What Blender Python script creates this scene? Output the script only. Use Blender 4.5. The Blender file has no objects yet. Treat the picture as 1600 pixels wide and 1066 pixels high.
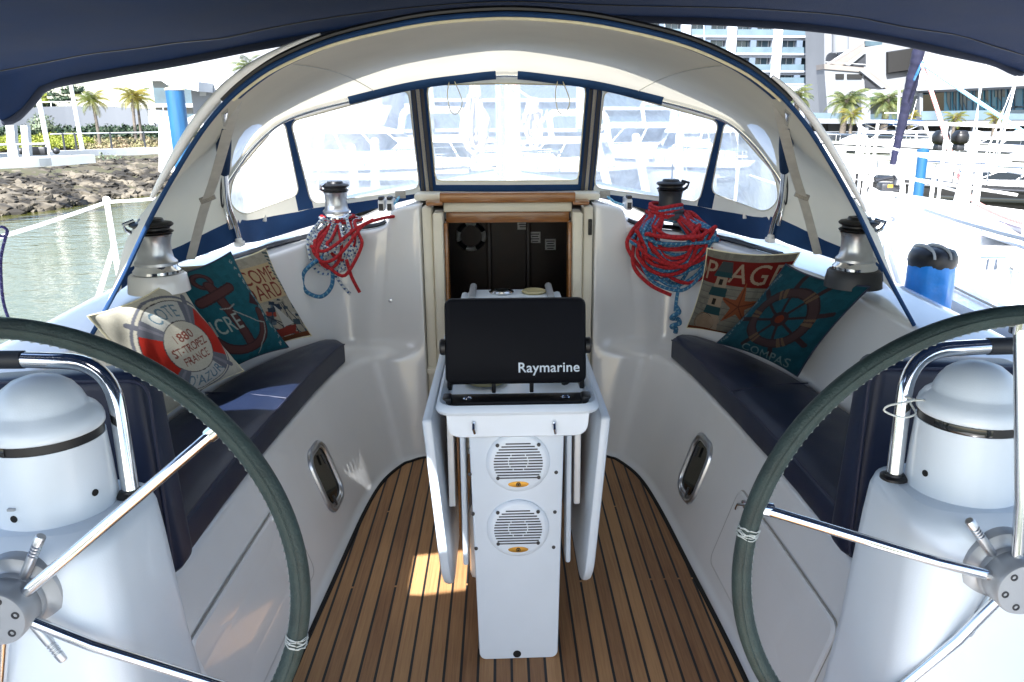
import bpy, bmesh, math, random
import numpy as np
from math import sin, cos, pi, radians, atan2, sqrt
from mathutils import Vector as V, Matrix as M, noise
from mathutils.geometry import delaunay_2d_cdt
random.seed(7)
S = bpy.context.scene
COL = S.collection

# ---------------------------------------------------------------- camera
F = 1250.0
PITCH = math.atan(348 / F)
CX0 = 845.0            # principal point: the photo is cropped off-centre
YAW = math.atan(61 / F)
EYE = V((-0.03, 0, 1.6))
R3 = M.Rotation(-YAW, 3, 'Z') @ M.Rotation(pi / 2 - PITCH, 3, 'X')
R3T = R3.transposed()

def P(px, py, x=None, y=None, z=None, d=None):
    """photo pixel -> world point on a plane of known x, y, z (or depth)"""
    r = R3 @ V(((px - CX0) / F, -(py - 533) / F, -1))
    if d is None:
        if z is not None: d = (z - EYE.z) / r.z
        elif y is not None: d = (y - EYE.y) / r.y
        else: d = (x - EYE.x) / r.x
    return EYE + r * d

def proj(p):
    q = R3T @ (V(p) - EYE)
    return (CX0 + F * q.x / -q.z, 533 - F * q.y / -q.z)

cam = bpy.data.cameras.new('camera')
cam.sensor_width = 36
cam.lens = F / 1600 * 36
cam.shift_x = (800 - CX0) / 1600
cam.clip_start = 0.02
cam.clip_end = 3000
co = bpy.data.objects.new('camera', cam)
COL.objects.link(co)
co.matrix_world = M.Translation(EYE) @ R3.to_4x4()
S.camera = co

# ---------------------------------------------------------------- materials
def mat(name, col, rough=0.5, metal=0.0, coat=0.0, bump=0, bscale=40, var=0, vscale=6, trans=0, spec=0.5, col2=None, stretch=None):
    m = bpy.data.materials.new(name)
    m.use_nodes = True
    nt = m.node_tree
    N, L = nt.nodes, nt.links
    b = N['Principled BSDF']
    b.inputs['Base Color'].default_value = (*col, 1)
    b.inputs['Roughness'].default_value = rough
    b.inputs['Metallic'].default_value = metal
    b.inputs['Coat Weight'].default_value = coat
    b.inputs['Specular IOR Level'].default_value = spec
    tc = N.new('ShaderNodeTexCoord')
    src = tc.outputs['Object']
    if stretch:
        mp = N.new('ShaderNodeMapping'); mp.inputs['Scale'].default_value = stretch
        L.new(src, mp.inputs[0]); src = mp.outputs[0]
    if var or col2:
        n = N.new('ShaderNodeTexNoise'); n.inputs['Scale'].default_value = vscale; n.inputs['Detail'].default_value = 5
        L.new(src, n.inputs['Vector'])
        r = N.new('ShaderNodeValToRGB')
        r.color_ramp.elements[0].position = 0.3; r.color_ramp.elements[1].position = 0.7
        c2 = col2 or tuple(min(1, c * (1 + var)) for c in col)
        c1 = col if col2 else tuple(c * (1 - var) for c in col)
        r.color_ramp.elements[0].color = (*c1, 1); r.color_ramp.elements[1].color = (*c2, 1)
        L.new(n.outputs['Fac'], r.inputs[0]); L.new(r.outputs[0], b.inputs['Base Color'])
        colout = r.outputs[0]
        if not metal:
            rr = N.new('ShaderNodeMapRange'); rr.inputs['To Min'].default_value = max(0.02, rough - 0.06); rr.inputs['To Max'].default_value = rough + 0.08
            L.new(n.outputs['Fac'], rr.inputs['Value']); L.new(rr.outputs[0], b.inputs['Roughness'])
    if bump:
        n2 = N.new('ShaderNodeTexNoise'); n2.inputs['Scale'].default_value = bscale; n2.inputs['Detail'].default_value = 4
        L.new(src, n2.inputs['Vector'])
        bp = N.new('ShaderNodeBump'); bp.inputs['Strength'].default_value = bump; bp.inputs['Distance'].default_value = 0.01
        L.new(n2.outputs['Fac'], bp.inputs['Height']); L.new(bp.outputs[0], b.inputs['Normal'])
    if trans:
        t = N.new('ShaderNodeBsdfTranslucent'); t.inputs[0].default_value = (*col, 1)
        mx = N.new('ShaderNodeMixShader'); mx.inputs[0].default_value = trans
        if var or col2: L.new(colout, t.inputs[0])
        L.new(b.outputs[0], mx.inputs[1]); L.new(t.outputs[0], mx.inputs[2]); L.new(mx.outputs[0], N['Material Output'].inputs[0])
    return m

def teak_mat():
    m = bpy.data.materials.new('teak_planks'); m.use_nodes = True
    nt = m.node_tree; N, L = nt.nodes, nt.links
    b = N['Principled BSDF']
    tc = N.new('ShaderNodeTexCoord'); sx = N.new('ShaderNodeSeparateXYZ'); L.new(tc.outputs['Object'], sx.inputs[0])
    def mth(op, a, v=None):
        n = N.new('ShaderNodeMath'); n.operation = op
        if isinstance(a, (int, float)): n.inputs[0].default_value = a
        else: L.new(a, n.inputs[0])
        if v is not None:
            if isinstance(v, (int, float)): n.inputs[1].default_value = v
            else: L.new(v, n.inputs[1])
        return n.outputs[0]
    q = mth('MULTIPLY', sx.outputs['X'], 1 / 0.0505)
    q = mth('ADD', q, 100.42)
    fr = mth('FRACT', q); pid = mth('FLOOR', q)
    caulk0 = mth('LESS_THAN', fr, 0.16)
    wb = N.new('ShaderNodeTexWhiteNoise'); wb.noise_dimensions = '1D'; L.new(mth('ADD', pid, 0.37), wb.inputs['W'])
    brk = mth('GREATER_THAN', mth('FRACT', mth('ADD', mth('MULTIPLY', sx.outputs['Y'], .55), mth('MULTIPLY', mth('FLOOR', mth('MULTIPLY', wb.outputs['Value'], 3)), .31))), .006)
    caulk = mth('MULTIPLY', caulk0, brk)
    # butt joints: short bridges of wood in the caulk lines
    wn = N.new('ShaderNodeTexWhiteNoise'); wn.noise_dimensions = '1D'; L.new(pid, wn.inputs['W'])
    mp = N.new('ShaderNodeMapping'); mp.inputs['Scale'].default_value = (60, 1.6, 1); L.new(tc.outputs['Object'], mp.inputs[0])
    off = N.new('ShaderNodeCombineXYZ'); L.new(mth('MULTIPLY', wn.outputs['Value'], 37), off.inputs[1])
    ad = N.new('ShaderNodeVectorMath'); ad.operation = 'ADD'; L.new(mp.outputs[0], ad.inputs[0]); L.new(off.outputs[0], ad.inputs[1])
    n1 = N.new('ShaderNodeTexNoise'); n1.inputs['Scale'].default_value = 2.2; n1.inputs['Detail'].default_value = 8; n1.inputs['Roughness'].default_value = 0.7
    L.new(ad.outputs[0], n1.inputs['Vector'])
    n3 = N.new('ShaderNodeTexNoise'); n3.inputs['Scale'].default_value = 3; n3.inputs['Detail'].default_value = 4; L.new(tc.outputs['Object'], n3.inputs['Vector'])
    f = mth('ADD', mth('MULTIPLY', n1.outputs['Fac'], 0.75), mth('MULTIPLY', wn.outputs['Value'], 0.36))
    f = mth('ADD', f, mth('MULTIPLY', n3.outputs['Fac'], 0.25))
    cr = N.new('ShaderNodeValToRGB'); e = cr.color_ramp.elements
    e[0].position = 0.38; e[0].color = (0.17, 0.072, 0.027, 1); e[1].position = 0.86; e[1].color = (0.44, 0.24, 0.10, 1)
    L.new(f, cr.inputs[0])
    mx = N.new('ShaderNodeMix'); mx.data_type = 'RGBA'; L.new(caulk, mx.inputs[0]); L.new(cr.outputs[0], mx.inputs[6]); mx.inputs[7].default_value = (0.006, 0.006, 0.007, 1)
    L.new(mx.outputs[2], b.inputs['Base Color'])
    b.inputs['Roughness'].default_value = 0.6
    bp = N.new('ShaderNodeBump'); bp.inputs['Strength'].default_value = 0.35; bp.inputs['Distance'].default_value = 0.004
    L.new(mth('SUBTRACT', n1.outputs['Fac'], caulk), bp.inputs['Height']); L.new(bp.outputs[0], b.inputs['Normal'])
    return m

def rope_mat(name, base, fleck, k=44, amount=0.42):
    """braid: flecks run helically round the rope (UV: u = metres along, v = turn)"""
    m = bpy.data.materials.new(name); m.use_nodes = True
    nt = m.node_tree; N, L = nt.nodes, nt.links
    b = N['Principled BSDF']; b.inputs['Roughness'].default_value = 0.85
    uv = N.new('ShaderNodeUVMap'); s = N.new('ShaderNodeSeparateXYZ'); L.new(uv.outputs[0], s.inputs[0])
    def mth(op, a, v=None):
        n = N.new('ShaderNodeMath'); n.operation = op
        if isinstance(a, (int, float)): n.inputs[0].default_value = a
        else: L.new(a, n.inputs[0])
        if v is not None:
            if isinstance(v, (int, float)): n.inputs[1].default_value = v
            else: L.new(v, n.inputs[1])
        return n.outputs[0]
    a = mth('FRACT', mth('ADD', mth('MULTIPLY', s.outputs[0], k), s.outputs[1]))
    c = mth('FRACT', mth('SUBTRACT', mth('MULTIPLY', s.outputs[0], k), mth('MULTIPLY', s.outputs[1], 2)))
    t = mth('MULTIPLY', mth('LESS_THAN', a, amount), mth('GREATER_THAN', c, 0.3))
    mx = N.new('ShaderNodeMix'); mx.data_type = 'RGBA'; L.new(t, mx.inputs[0]); mx.inputs[6].default_value = (*base, 1); mx.inputs[7].default_value = (*fleck, 1)
    L.new(mx.outputs[2], b.inputs['Base Color'])
    w = mth('SINE', mth('MULTIPLY', mth('ADD', mth('MULTIPLY', s.outputs[0], 140), s.outputs[1]), 6.283))
    bp = N.new('ShaderNodeBump'); bp.inputs['Strength'].default_value = 0.5; bp.inputs['Distance'].default_value = 0.003
    L.new(w, bp.inputs['Height']); L.new(bp.outputs[0], b.inputs['Normal'])
    return m

def vinyl_mat(name, clear=0.62, tint=(0.93, 0.96, 1)):
    m = bpy.data.materials.new(name); m.use_nodes = True
    nt = m.node_tree; N, L = nt.nodes, nt.links
    N.remove(N['Principled BSDF'])
    tr = N.new('ShaderNodeBsdfTransparent'); tr.inputs[0].default_value = (*tint, 1)
    tl = N.new('ShaderNodeBsdfTranslucent'); tl.inputs[0].default_value = (0.9, 0.93, 0.95, 1)
    df = N.new('ShaderNodeBsdfDiffuse'); df.inputs[0].default_value = (0.8, 0.83, 0.86, 1)
    gl = N.new('ShaderNodeBsdfGlossy'); gl.inputs['Roughness'].default_value = 0.10
    nb_ = N.new('ShaderNodeTexNoise'); nb_.inputs['Scale'].default_value = 9; nb_.inputs['Detail'].default_value = 3; nb_.inputs['Distortion'].default_value = 1.5
    bb_ = N.new('ShaderNodeBump'); bb_.inputs['Strength'].default_value = .6; bb_.inputs['Distance'].default_value = .02; L.new(nb_.outputs['Fac'], bb_.inputs['Height']); L.new(bb_.outputs[0], gl.inputs['Normal'])
    tc = N.new('ShaderNodeTexCoord')
    mp = N.new('ShaderNodeMapping'); mp.inputs['Scale'].default_value = (7, 7, 2.2); mp.inputs['Rotation'].default_value = (0.3, 0.5, 0.2); L.new(tc.outputs['Object'], mp.inputs[0])
    n = N.new('ShaderNodeTexNoise'); n.inputs['Scale'].default_value = 1.4; n.inputs['Detail'].default_value = 9; n.inputs['Roughness'].default_value = 0.62; n.inputs['Distortion'].default_value = 1.2
    L.new(mp.outputs[0], n.inputs['Vector'])
    mr = N.new('ShaderNodeMapRange'); mr.inputs['From Min'].default_value = 0.25; mr.inputs['From Max'].default_value = 0.78
    mr.inputs['To Min'].default_value = max(0, 1 - clear - 0.22); mr.inputs['To Max'].default_value = 1 - clear + 0.3
    L.new(n.outputs['Fac'], mr.inputs['Value'])
    m1 = N.new('ShaderNodeMixShader'); m1.inputs[0].default_value = 0.3; L.new(tl.outputs[0], m1.inputs[1]); L.new(df.outputs[0], m1.inputs[2])
    m2 = N.new('ShaderNodeMixShader'); L.new(mr.outputs[0], m2.inputs[0]); L.new(tr.outputs[0], m2.inputs[1]); L.new(m1.outputs[0], m2.inputs[2])
    m3 = N.new('ShaderNodeMixShader'); m3.inputs[0].default_value = 0.07; L.new(m2.outputs[0], m3.inputs[1]); L.new(gl.outputs[0], m3.inputs[2])
    L.new(m3.outputs[0], N['Material Output'].inputs[0])
    return m

def print_mat(name):
    m = bpy.data.materials.new(name); m.use_nodes = True
    nt = m.node_tree; N, L = nt.nodes, nt.links
    b = N['Principled BSDF']; b.inputs['Roughness'].default_value = 0.9; b.inputs['Specular IOR Level'].default_value = 0.15
    a = N.new('ShaderNodeVertexColor'); a.layer_name = 'print'
    tc = N.new('ShaderNodeTexCoord'); n = N.new('ShaderNodeTexNoise'); n.inputs['Scale'].default_value = 420; n.inputs['Detail'].default_value = 3
    L.new(tc.outputs['Object'], n.inputs['Vector'])
    mr = N.new('ShaderNodeMapRange'); mr.inputs['To Min'].default_value = 0.72; mr.inputs['To Max'].default_value = 1.2; L.new(n.outputs['Fac'], mr.inputs['Value'])
    mx = N.new('ShaderNodeMix'); mx.data_type = 'RGBA'; mx.blend_type = 'MULTIPLY'; mx.inputs[0].default_value = 1
    L.new(a.outputs[0], mx.inputs[6]); L.new(mr.outputs[0], mx.inputs[7]); L.new(mx.outputs[2], b.inputs['Base Color'])
    bp = N.new('ShaderNodeBump'); bp.inputs['Strength'].default_value = 0.35; bp.inputs['Distance'].default_value = 0.002; L.new(n.outputs['Fac'], bp.inputs['Height']); L.new(bp.outputs[0], b.inputs['Normal'])
    return m

def water_mat():
    m = mat('marina_water', (0.055, 0.058, 0.014), 0.05, spec=0.5)
    nt = m.node_tree; N, L = nt.nodes, nt.links; b = N['Principled BSDF']; b.inputs['IOR'].default_value = 1.34
    tc = N.new('ShaderNodeTexCoord'); mp = N.new('ShaderNodeMapping'); mp.inputs['Scale'].default_value = (0.9, 1.6, 1); mp.inputs['Rotation'].default_value = (0, 0, 0.35); L.new(tc.outputs['Object'], mp.inputs[0])
    n = N.new('ShaderNodeTexNoise'); n.inputs['Scale'].default_value = 1.9; n.inputs['Detail'].default_value = 5; n.inputs['Roughness'].default_value = 0.55; L.new(mp.outputs[0], n.inputs['Vector'])
    bp = N.new('ShaderNodeBump'); bp.inputs['Strength'].default_value = 0.22; bp.inputs['Distance'].default_value = 0.12; L.new(n.outputs['Fac'], bp.inputs['Height']); L.new(bp.outputs[0], b.inputs['Normal'])
    return m

MT = {}
def mk():
    MT.update(
        gel=mat('gelcoat', (0.73, 0.735, 0.735), 0.2, coat=0.6, bump=0.03, bscale=220, var=0.04, vscale=2.2),
        gelg=mat('gelcoat_matte', (0.64, 0.715, 0.79), 0.32, coat=0.15, bump=0.05, bscale=350, var=0.02, vscale=8),
        cream=mat('cream_trim', (0.74, 0.70, 0.58), 0.35, var=0.05, vscale=6),
        teak=teak_mat(),
        wood=mat('varnished_wood', (0.23, 0.085, 0.018), 0.3, coat=0.4, col2=(0.34, 0.14, 0.032), vscale=9, stretch=(1, 12, 12)),
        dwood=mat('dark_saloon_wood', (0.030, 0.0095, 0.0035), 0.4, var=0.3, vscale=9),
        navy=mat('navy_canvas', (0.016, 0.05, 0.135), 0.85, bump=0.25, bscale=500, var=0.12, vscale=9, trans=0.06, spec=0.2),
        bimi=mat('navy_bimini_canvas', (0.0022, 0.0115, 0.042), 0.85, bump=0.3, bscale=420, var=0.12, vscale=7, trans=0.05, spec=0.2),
        zip=mat('zip_tape', (0.05, 0.05, 0.055), 0.6, var=0.2, vscale=300),
        zipg=mat('zip_grey', (0.33, 0.31, 0.27), 0.55, var=0.2, vscale=300),
        hood=mat('cream_canvas', (0.70, 0.665, 0.56), 0.85, bump=0.12, bscale=420, var=0.05, vscale=3.5, trans=0.22, spec=0.2),
        vinyl=vinyl_mat('clear_vinyl', 0.36), cloudy=vinyl_mat('cloudy_vinyl', -.1), clear=vinyl_mat('added_pane_vinyl', 1.3),
        cush=mat('navy_cushion', (0.009, 0.0155, 0.040), 0.4, bump=0.1, bscale=600, var=0.15, vscale=5, spec=0.35),
        piping=mat('cushion_piping', (0.014, 0.018, 0.045), 0.6),
        steel=mat('polished_steel', (0.72, 0.73, 0.74), 0.11, metal=1, var=0.05, vscale=20),
        brushed=mat('brushed_alloy', (0.55, 0.57, 0.6), 0.34, metal=1, var=0.08, vscale=30),
        anod=mat('grey_anodised_alloy', (0.34, 0.36, 0.385), 0.42, metal=0.35, bump=0.05, bscale=500, var=0.05),
        black=mat('black_plastic', (0.006, 0.006, 0.007), 0.42, var=0.2),
        cover=mat('black_plotter_cover', (0.003, 0.0035, 0.006), 0.55, bump=0.08, bscale=700, var=0.1, spec=0.12),
        dkm=mat('dark_grey', (0.02, 0.022, 0.027), 0.45, var=0.15),
        glassd=mat('dark_glass', (0.012, 0.014, 0.014), 0.06, spec=0.6),
        hole=mat('shadow_hole', (0.006, 0.006, 0.006), 0.9),
        leath=mat('green_grey_leather', (0.021, 0.038, 0.036), 0.55, bump=0.25, bscale=260, var=0.25, vscale=22, spec=0.4),
        thread=mat('pale_thread', (0.55, 0.58, 0.56), 0.8), threadg=mat('grey_thread', (0.3, 0.34, 0.33), 0.8),
        bind=mat('shaded_sleeve_canvas', (0.004, 0.009, 0.026), 0.85, bump=0.2, bscale=420, var=0.1),  # bimini canvas again, darkened to paint the shade on its front sleeve
        white=mat('white_paint', (0.8, 0.8, 0.79), 0.35, coat=0.2, var=0.03),
        lblue=mat('pale_blue_tape', (0.15, 0.45, 0.8), 0.7),
        web=mat('grey_webbing', (0.58, 0.57, 0.52), 0.85, bump=0.2, bscale=400, var=0.08, vscale=30),
        webw=mat('cream_webbing', (0.68, 0.62, 0.42), 0.85, var=0.1, vscale=40),
        gold=mat('brass_badge', (0.5, 0.27, 0.04), 0.35, metal=0.6),
        logo=mat('pale_print', (0.62, 0.68, 0.74), 0.6),
        amber=mat('tea_stained_plastic', (0.42, 0.37, 0.2), 0.4, var=0.2),
        rw=rope_mat('white_navy_rope', (0.55, 0.6, 0.6), (0.05, 0.1, 0.25)), rr=rope_mat('red_rope', (0.42, 0.012, 0.018), (0.3, 0.006, 0.01)),
        rb=rope_mat('blue_rope', (0.03, 0.15, 0.3), (0.16, 0.32, 0.42), amount=0.3), rc=rope_mat('pale_rope', (0.6, 0.55, 0.5), (0.45, 0.35, 0.3)),
        rp=rope_mat('pink_rope', (0.75, 0.22, 0.2), (0.8, 0.5, 0.45)), rlb=rope_mat('sky_blue_rope', (0.16, 0.5, 0.75), (0.5, 0.75, 0.85)), rpu=rope_mat('purple_rope', (0.03, 0.025, 0.13), (0.10, 0.10, 0.22), amount=.3),
        bluep=mat('blue_pile_paint', (0.008, 0.07, 0.17), 0.5, var=0.2, vscale=2, stretch=(6, 6, 0.6)),
        tarp=mat('blue_tarp', (0.012, 0.21, 0.6), 0.35, bump=0.6, bscale=14, var=0.25, vscale=9),
        dnavy=mat('navy_sun_strip', (0.005, 0.006, 0.03), 0.75, bump=0.3, bscale=30, var=0.25, vscale=4),
        conc=mat('pale_render', (0.42, 0.44, 0.46), 0.8, bump=0.1, bscale=8, var=0.06, vscale=0.6),
        concw=mat('white_render', (0.50, 0.52, 0.54), 0.8, bump=0.1, bscale=8, var=0.05, vscale=0.35, stretch=(1, 1, 0.2)),
        grey=mat('grey_concrete', (0.33, 0.34, 0.35), 0.8, bump=0.15, bscale=6, var=0.12, vscale=1),
        stairc=mat('brown_grey_stone', (0.15, 0.135, 0.125), 0.8, var=0.12, vscale=0.5),
        bglass=mat('blue_facade_glass', (0.02, 0.12, 0.25), 0.12, col2=(0.06, 0.27, 0.40), vscale=0.35, stretch=(1, 1, 0.08)),
        wglass=mat('hotel_window_glass', (0.05, 0.085, 0.11), 0.08, var=0.4, vscale=0.3),
        hotelw=mat('hotel_render', (0.33, 0.36, 0.41), 0.8, bump=0.1, bscale=8, var=0.05, vscale=0.35),
        gardw=mat('garden_wall_render', (0.21, 0.225, 0.25), 0.8, bump=0.1, bscale=8, var=0.06, vscale=0.5, stretch=(1, 1, .25)),
        hallw=mat('hall_render', (0.155, 0.165, 0.18), 0.8, bump=0.1, bscale=8, var=0.06, vscale=0.3),
        balg=mat('pale_blue_balustrade', (0.085, 0.125, 0.155), 0.12, var=0.15, vscale=0.4),
        bluew=mat('grey_blue_partition', (0.075, 0.105, 0.15), 0.6, var=0.1),
        soil=mat('dry_soil', (0.05, 0.04, 0.026), 0.95, bump=0.8, bscale=3, col2=(0.045, 0.05, 0.02), vscale=0.9),
        rock=mat('riprap_stone', (0.012, 0.010, 0.007), 0.9, bump=0.8, bscale=7, col2=(0.115, 0.10, 0.076), vscale=1.5),
        leafy=mat('yellow_green_leaves', (0.19, 0.22, 0.025), 0.6, var=0.35, vscale=8, trans=0.25),
        leafd=mat('dark_hedge_leaves', (0.012, 0.03, 0.011), 0.6, var=0.4, vscale=4, trans=0.15),
        leafg=mat('grey_green_leaves', (0.10, 0.13, 0.08), 0.6, var=0.3, vscale=5, trans=0.15),
        leafr=mat('dry_brush_leaves', (0.21, 0.15, 0.10), 0.8, col2=(0.16, 0.17, 0.07), vscale=2, trans=0.15),
        frond=mat('palm_fronds', (0.06, 0.095, 0.02), 0.5, col2=(0.22, 0.17, 0.025), vscale=1.0, trans=0.25),
        frondd=mat('dark_palm_fronds', (0.035, 0.07, 0.03), 0.5, col2=(0.16, 0.17, 0.05), vscale=1.2, trans=0.2),
        trunk=mat('palm_trunk', (0.10, 0.085, 0.07), 0.9, bump=0.8, bscale=12, var=0.3, vscale=5),
        water=water_mat(),
        teal=mat('pale_aqua_hull', (0.45, 0.62, 0.6), 0.3, var=0.05),
        ribg=mat('grey_inflatable', (0.42, 0.44, 0.46), 0.5, var=0.08),
        pont=mat('pontoon_decking', (0.4, 0.37, 0.33), 0.8, bump=0.2, bscale=20, var=0.1, vscale=3),
        foam=mat('foam_print', (0.5, 0.5, 0.5), 0.8),
    )
    e = [n for n in MT['rock'].node_tree.nodes if n.type == 'VALTORGB'][0].color_ramp.elements
    e[0].position, e[1].position = .44, .62
    MT['print'] = print_mat('pillow_print')
mk()

# ---------------------------------------------------------------- mesh builder
def frame(d):
    d = d.normalized()
    a = V((0, 0, 1)) if abs(d.z) < 0.9 else V((1, 0, 0))
    x = a.cross(d).normalized()
    return x, d.cross(x)

def catmull(pts, n, closed=False):
    """resample a polyline as a smooth curve with n points, even in chord parameter"""
    pts = [V(p) for p in pts]
    k = len(pts)
    out = []
    segs = k if closed else k - 1
    L = [0]
    for i in range(segs): L.append(L[-1] + max(1e-6, (pts[(i + 1) % k] - pts[i]).length))
    for j in range(n):
        t = L[-1] * j / (n if closed else n - 1)
        i = 0
        while i < segs - 1 and L[i + 1] < t: i += 1
        f = (t - L[i]) / (L[i + 1] - L[i])
        g = lambda q: pts[q % k] if closed else pts[min(max(q, 0), k - 1)]
        a, b, c, d = g(i - 1), g(i), g(i + 1), g(i + 2)
        out.append(0.5 * ((2 * b) + (c - a) * f + (2 * a - 5 * b + 4 * c - d) * f * f + (3 * b - a - 3 * c + d) * f ** 3))
    return out

def fillet(pts, rad, n=4):
    """round every inner corner of a polyline by its radius; always the same number of points"""
    out = [V(pts[0])]
    for i in range(1, len(pts) - 1):
        a, b, c = V(pts[i - 1]), V(pts[i]), V(pts[i + 1])
        r = rad[i - 1] if isinstance(rad, (list, tuple)) else rad
        u = (a - b); w = (c - b)
        q = min(r, u.length * 0.48, w.length * 0.48)
        p0 = b + u.normalized() * q if u.length > 1e-9 else b
        p1 = b + w.normalized() * q if w.length > 1e-9 else b
        for j in range(n + 1):
            t = j / n
            out.append(p0 * (1 - t) ** 2 + b * 2 * t * (1 - t) + p1 * t * t)
    out.append(V(pts[-1]))
    return out

class MB:
    def __init__(s): s.v = []; s.f = []; s.m = []; s.uv = {}
    def add(s, vs, fs, mi=0):
        o = len(s.v); s.v += [tuple(x) for x in vs]
        for f in fs: s.f.append([i + o for i in f]); s.m.append(mi)
        return s
    def quad(s, a, b, c, d, mi=0): return s.add([a, b, c, d], [(0, 1, 2, 3)], mi)
    def bm(s, b, mat4=None, mi=0):
        b.verts.index_update()
        s.add([(mat4 @ v.co if mat4 else v.co) for v in b.verts], [[v.index for v in f.verts] for f in b.faces], mi); b.free(); return s
    def box(s, c, size, bev=0, mi=0, rot=None, seg=2):
        b = bmesh.new(); bmesh.ops.create_cube(b, size=1)
        for v in b.verts: v.co = V((v.co.x * size[0], v.co.y * size[1], v.co.z * size[2]))
        if bev: bmesh.ops.bevel(b, geom=b.edges[:] , offset=min(bev, min(size) * 0.49), segments=seg, affect='EDGES', profile=0.5)
        m = M.Translation(V(c)) @ (rot.to_4x4() if rot else M.Identity(4))
        return s.bm(b, m, mi)
    def span(s, a, b, bev=0, mi=0):
        a, b = V(a), V(b); return s.box((a + b) / 2, [abs(x) for x in (b - a)], bev, mi)
    def tube(s, pts, r, n=10, closed=False, mi=0, cap=True, flat=None):
        pts = [V(p) for p in pts]; k = len(pts)
        rs = r if isinstance(r, (list, tuple)) else [r] * k
        tang = []
        for i in range(k):
            a = pts[(i - 1) % k] if closed or i else pts[0]; b = pts[(i + 1) % k] if closed or i < k - 1 else pts[-1]
            t = b - a
            tang.append(t.normalized() if t.length > 1e-9 else V((0, 0, 1)))
        x, y = frame(tang[0]); o = len(s.v); L = 0; Ls = []
        for i in range(k):
            if i:
                q = tang[i - 1].rotation_difference(tang[i]); x = q @ x; L += (pts[i] - pts[i - 1]).length
            x = (x - tang[i] * x.dot(tang[i])).normalized(); y = tang[i].cross(x); Ls.append(L)
            for j in range(n):
                a = 2 * pi * j / n
                ex, ey = (cos(a), sin(a))
                if flat: ex *= flat[0]; ey *= flat[1]
                s.v.append(tuple(pts[i] + (x * ex + y * ey) * rs[i]))
        if closed: Ls.append(L + (pts[0] - pts[-1]).length)
        for i in range(k if closed else k - 1):
            i2 = (i + 1) % k
            for j in range(n):
                j2 = (j + 1) % n
                s.uv[len(s.f)] = [(Ls[i], j / n), (Ls[i], (j + 1) / n), (Ls[i + 1], (j + 1) / n), (Ls[i + 1], j / n)]
                s.f.append([o + i * n + j, o + i * n + j2, o + i2 * n + j2, o + i2 * n + j]); s.m.append(mi)
        if cap and not closed:
            s.f.append([o + j for j in reversed(range(n))]); s.m.append(mi)
            s.f.append([o + (k - 1) * n + j for j in range(n)]); s.m.append(mi)
        return s
    def lathe(s, prof, c=(0, 0, 0), n=32, mi=0, rot=None, noise_a=0):
        vs, fs = [], []
        for r, z in prof:
            for j in range(n):
                a = 2 * pi * j / n; p = V((r * cos(a), r * sin(a), z))
                vs.append(V(c) + (rot @ p if rot else p))
        k = len(prof)
        for i in range(k - 1):
            for j in range(n):
                j2 = (j + 1) % n; fs.append((i * n + j, i * n + j2, (i + 1) * n + j2, (i + 1) * n + j))
        fs.append(tuple(reversed(range(n)))); fs.append(tuple((k - 1) * n + j for j in range(n)))
        return s.add(vs, fs, mi)
    def grid(s, rows, mi=0, closed=False):
        """rows: list of equally long point lists"""
        k = len(rows[0]); vs = [p for r in rows for p in r]; fs = []
        for i in range(len(rows) - 1):
            for j in range(k if closed else k - 1):
                j2 = (j + 1) % k; fs.append((i * k + j, i * k + j2, (i + 1) * k + j2, (i + 1) * k + j))
        return s.add(vs, fs, mi)
    def prism(s, poly, h, rot=None, c=(0, 0, 0), mi=0, bev=0):
        """poly in local XY, extruded along local Z by h"""
        b = bmesh.new(); vs = [b.verts.new((x, y, 0)) for x, y in poly]; f = b.faces.new(vs)
        r = bmesh.ops.extrude_face_region(b, geom=[f])
        for v in r['geom']:
            if isinstance(v, bmesh.types.BMVert): v.co.z += h
        bmesh.ops.recalc_face_normals(b, faces=b.faces[:])
        if bev:
            ed = [e for e in b.edges if abs(e.verts[0].co.z - e.verts[1].co.z) < 1e-6]
            bmesh.ops.bevel(b, geom=ed, offset=bev, segments=2, affect='EDGES', profile=0.5)
        return s.bm(b, M.Translation(V(c)) @ (rot.to_4x4() if rot else M.Identity(4)), mi)
    def xprism(s, poly, h, mi=0):
        """outline given as world points, extruded by vector h"""
        k = len(poly); h = V(h); a = [V(p) for p in poly]
        vs = a + [p + h for p in a]
        fs = [tuple(range(k)), tuple(reversed(range(k, 2 * k)))] + [(i, i + k, (i + 1) % k + k, (i + 1) % k) for i in range(k)]
        return s.add(vs, fs, mi)
    def ball(s, c, r, mi=0, n=12, sc=(1, 1, 1), rot=None):
        b = bmesh.new(); bmesh.ops.create_uvsphere(b, u_segments=n, v_segments=max(4, n // 2), radius=r)
        return s.bm(b, M.Translation(V(c)) @ (rot.to_4x4() if rot else M.Identity(4)) @ M.Diagonal((*sc, 1)), mi)
    def build(s, name, mats, parent=None, smooth=40, recalc=True):
        me = bpy.data.meshes.new(name); me.from_pydata(s.v, [], s.f)
        mats = mats if isinstance(mats, (list, tuple)) else [mats]
        for q in mats: me.materials.append(MT[q] if isinstance(q, str) else q)
        if len(mats) > 1: me.polygons.foreach_set('material_index', s.m)
        if s.uv:
            u = me.uv_layers.new(name='UVMap').data
            for p in me.polygons:
                q = s.uv.get(p.index)
                if q:
                    for a, l in enumerate(p.loop_indices): u[l].uv = q[a]
        if recalc and len(s.f) < 30000:
            b = bmesh.new(); b.from_mesh(me); bmesh.ops.recalc_face_normals(b, faces=b.faces[:]); b.to_mesh(me); b.free()
        if smooth:
            me.shade_smooth(); me.set_sharp_from_angle(angle=radians(smooth))
        me.update()
        o = bpy.data.objects.new(name, me); COL.objects.link(o)
        if parent: hang(o, parent)
        return o

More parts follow.
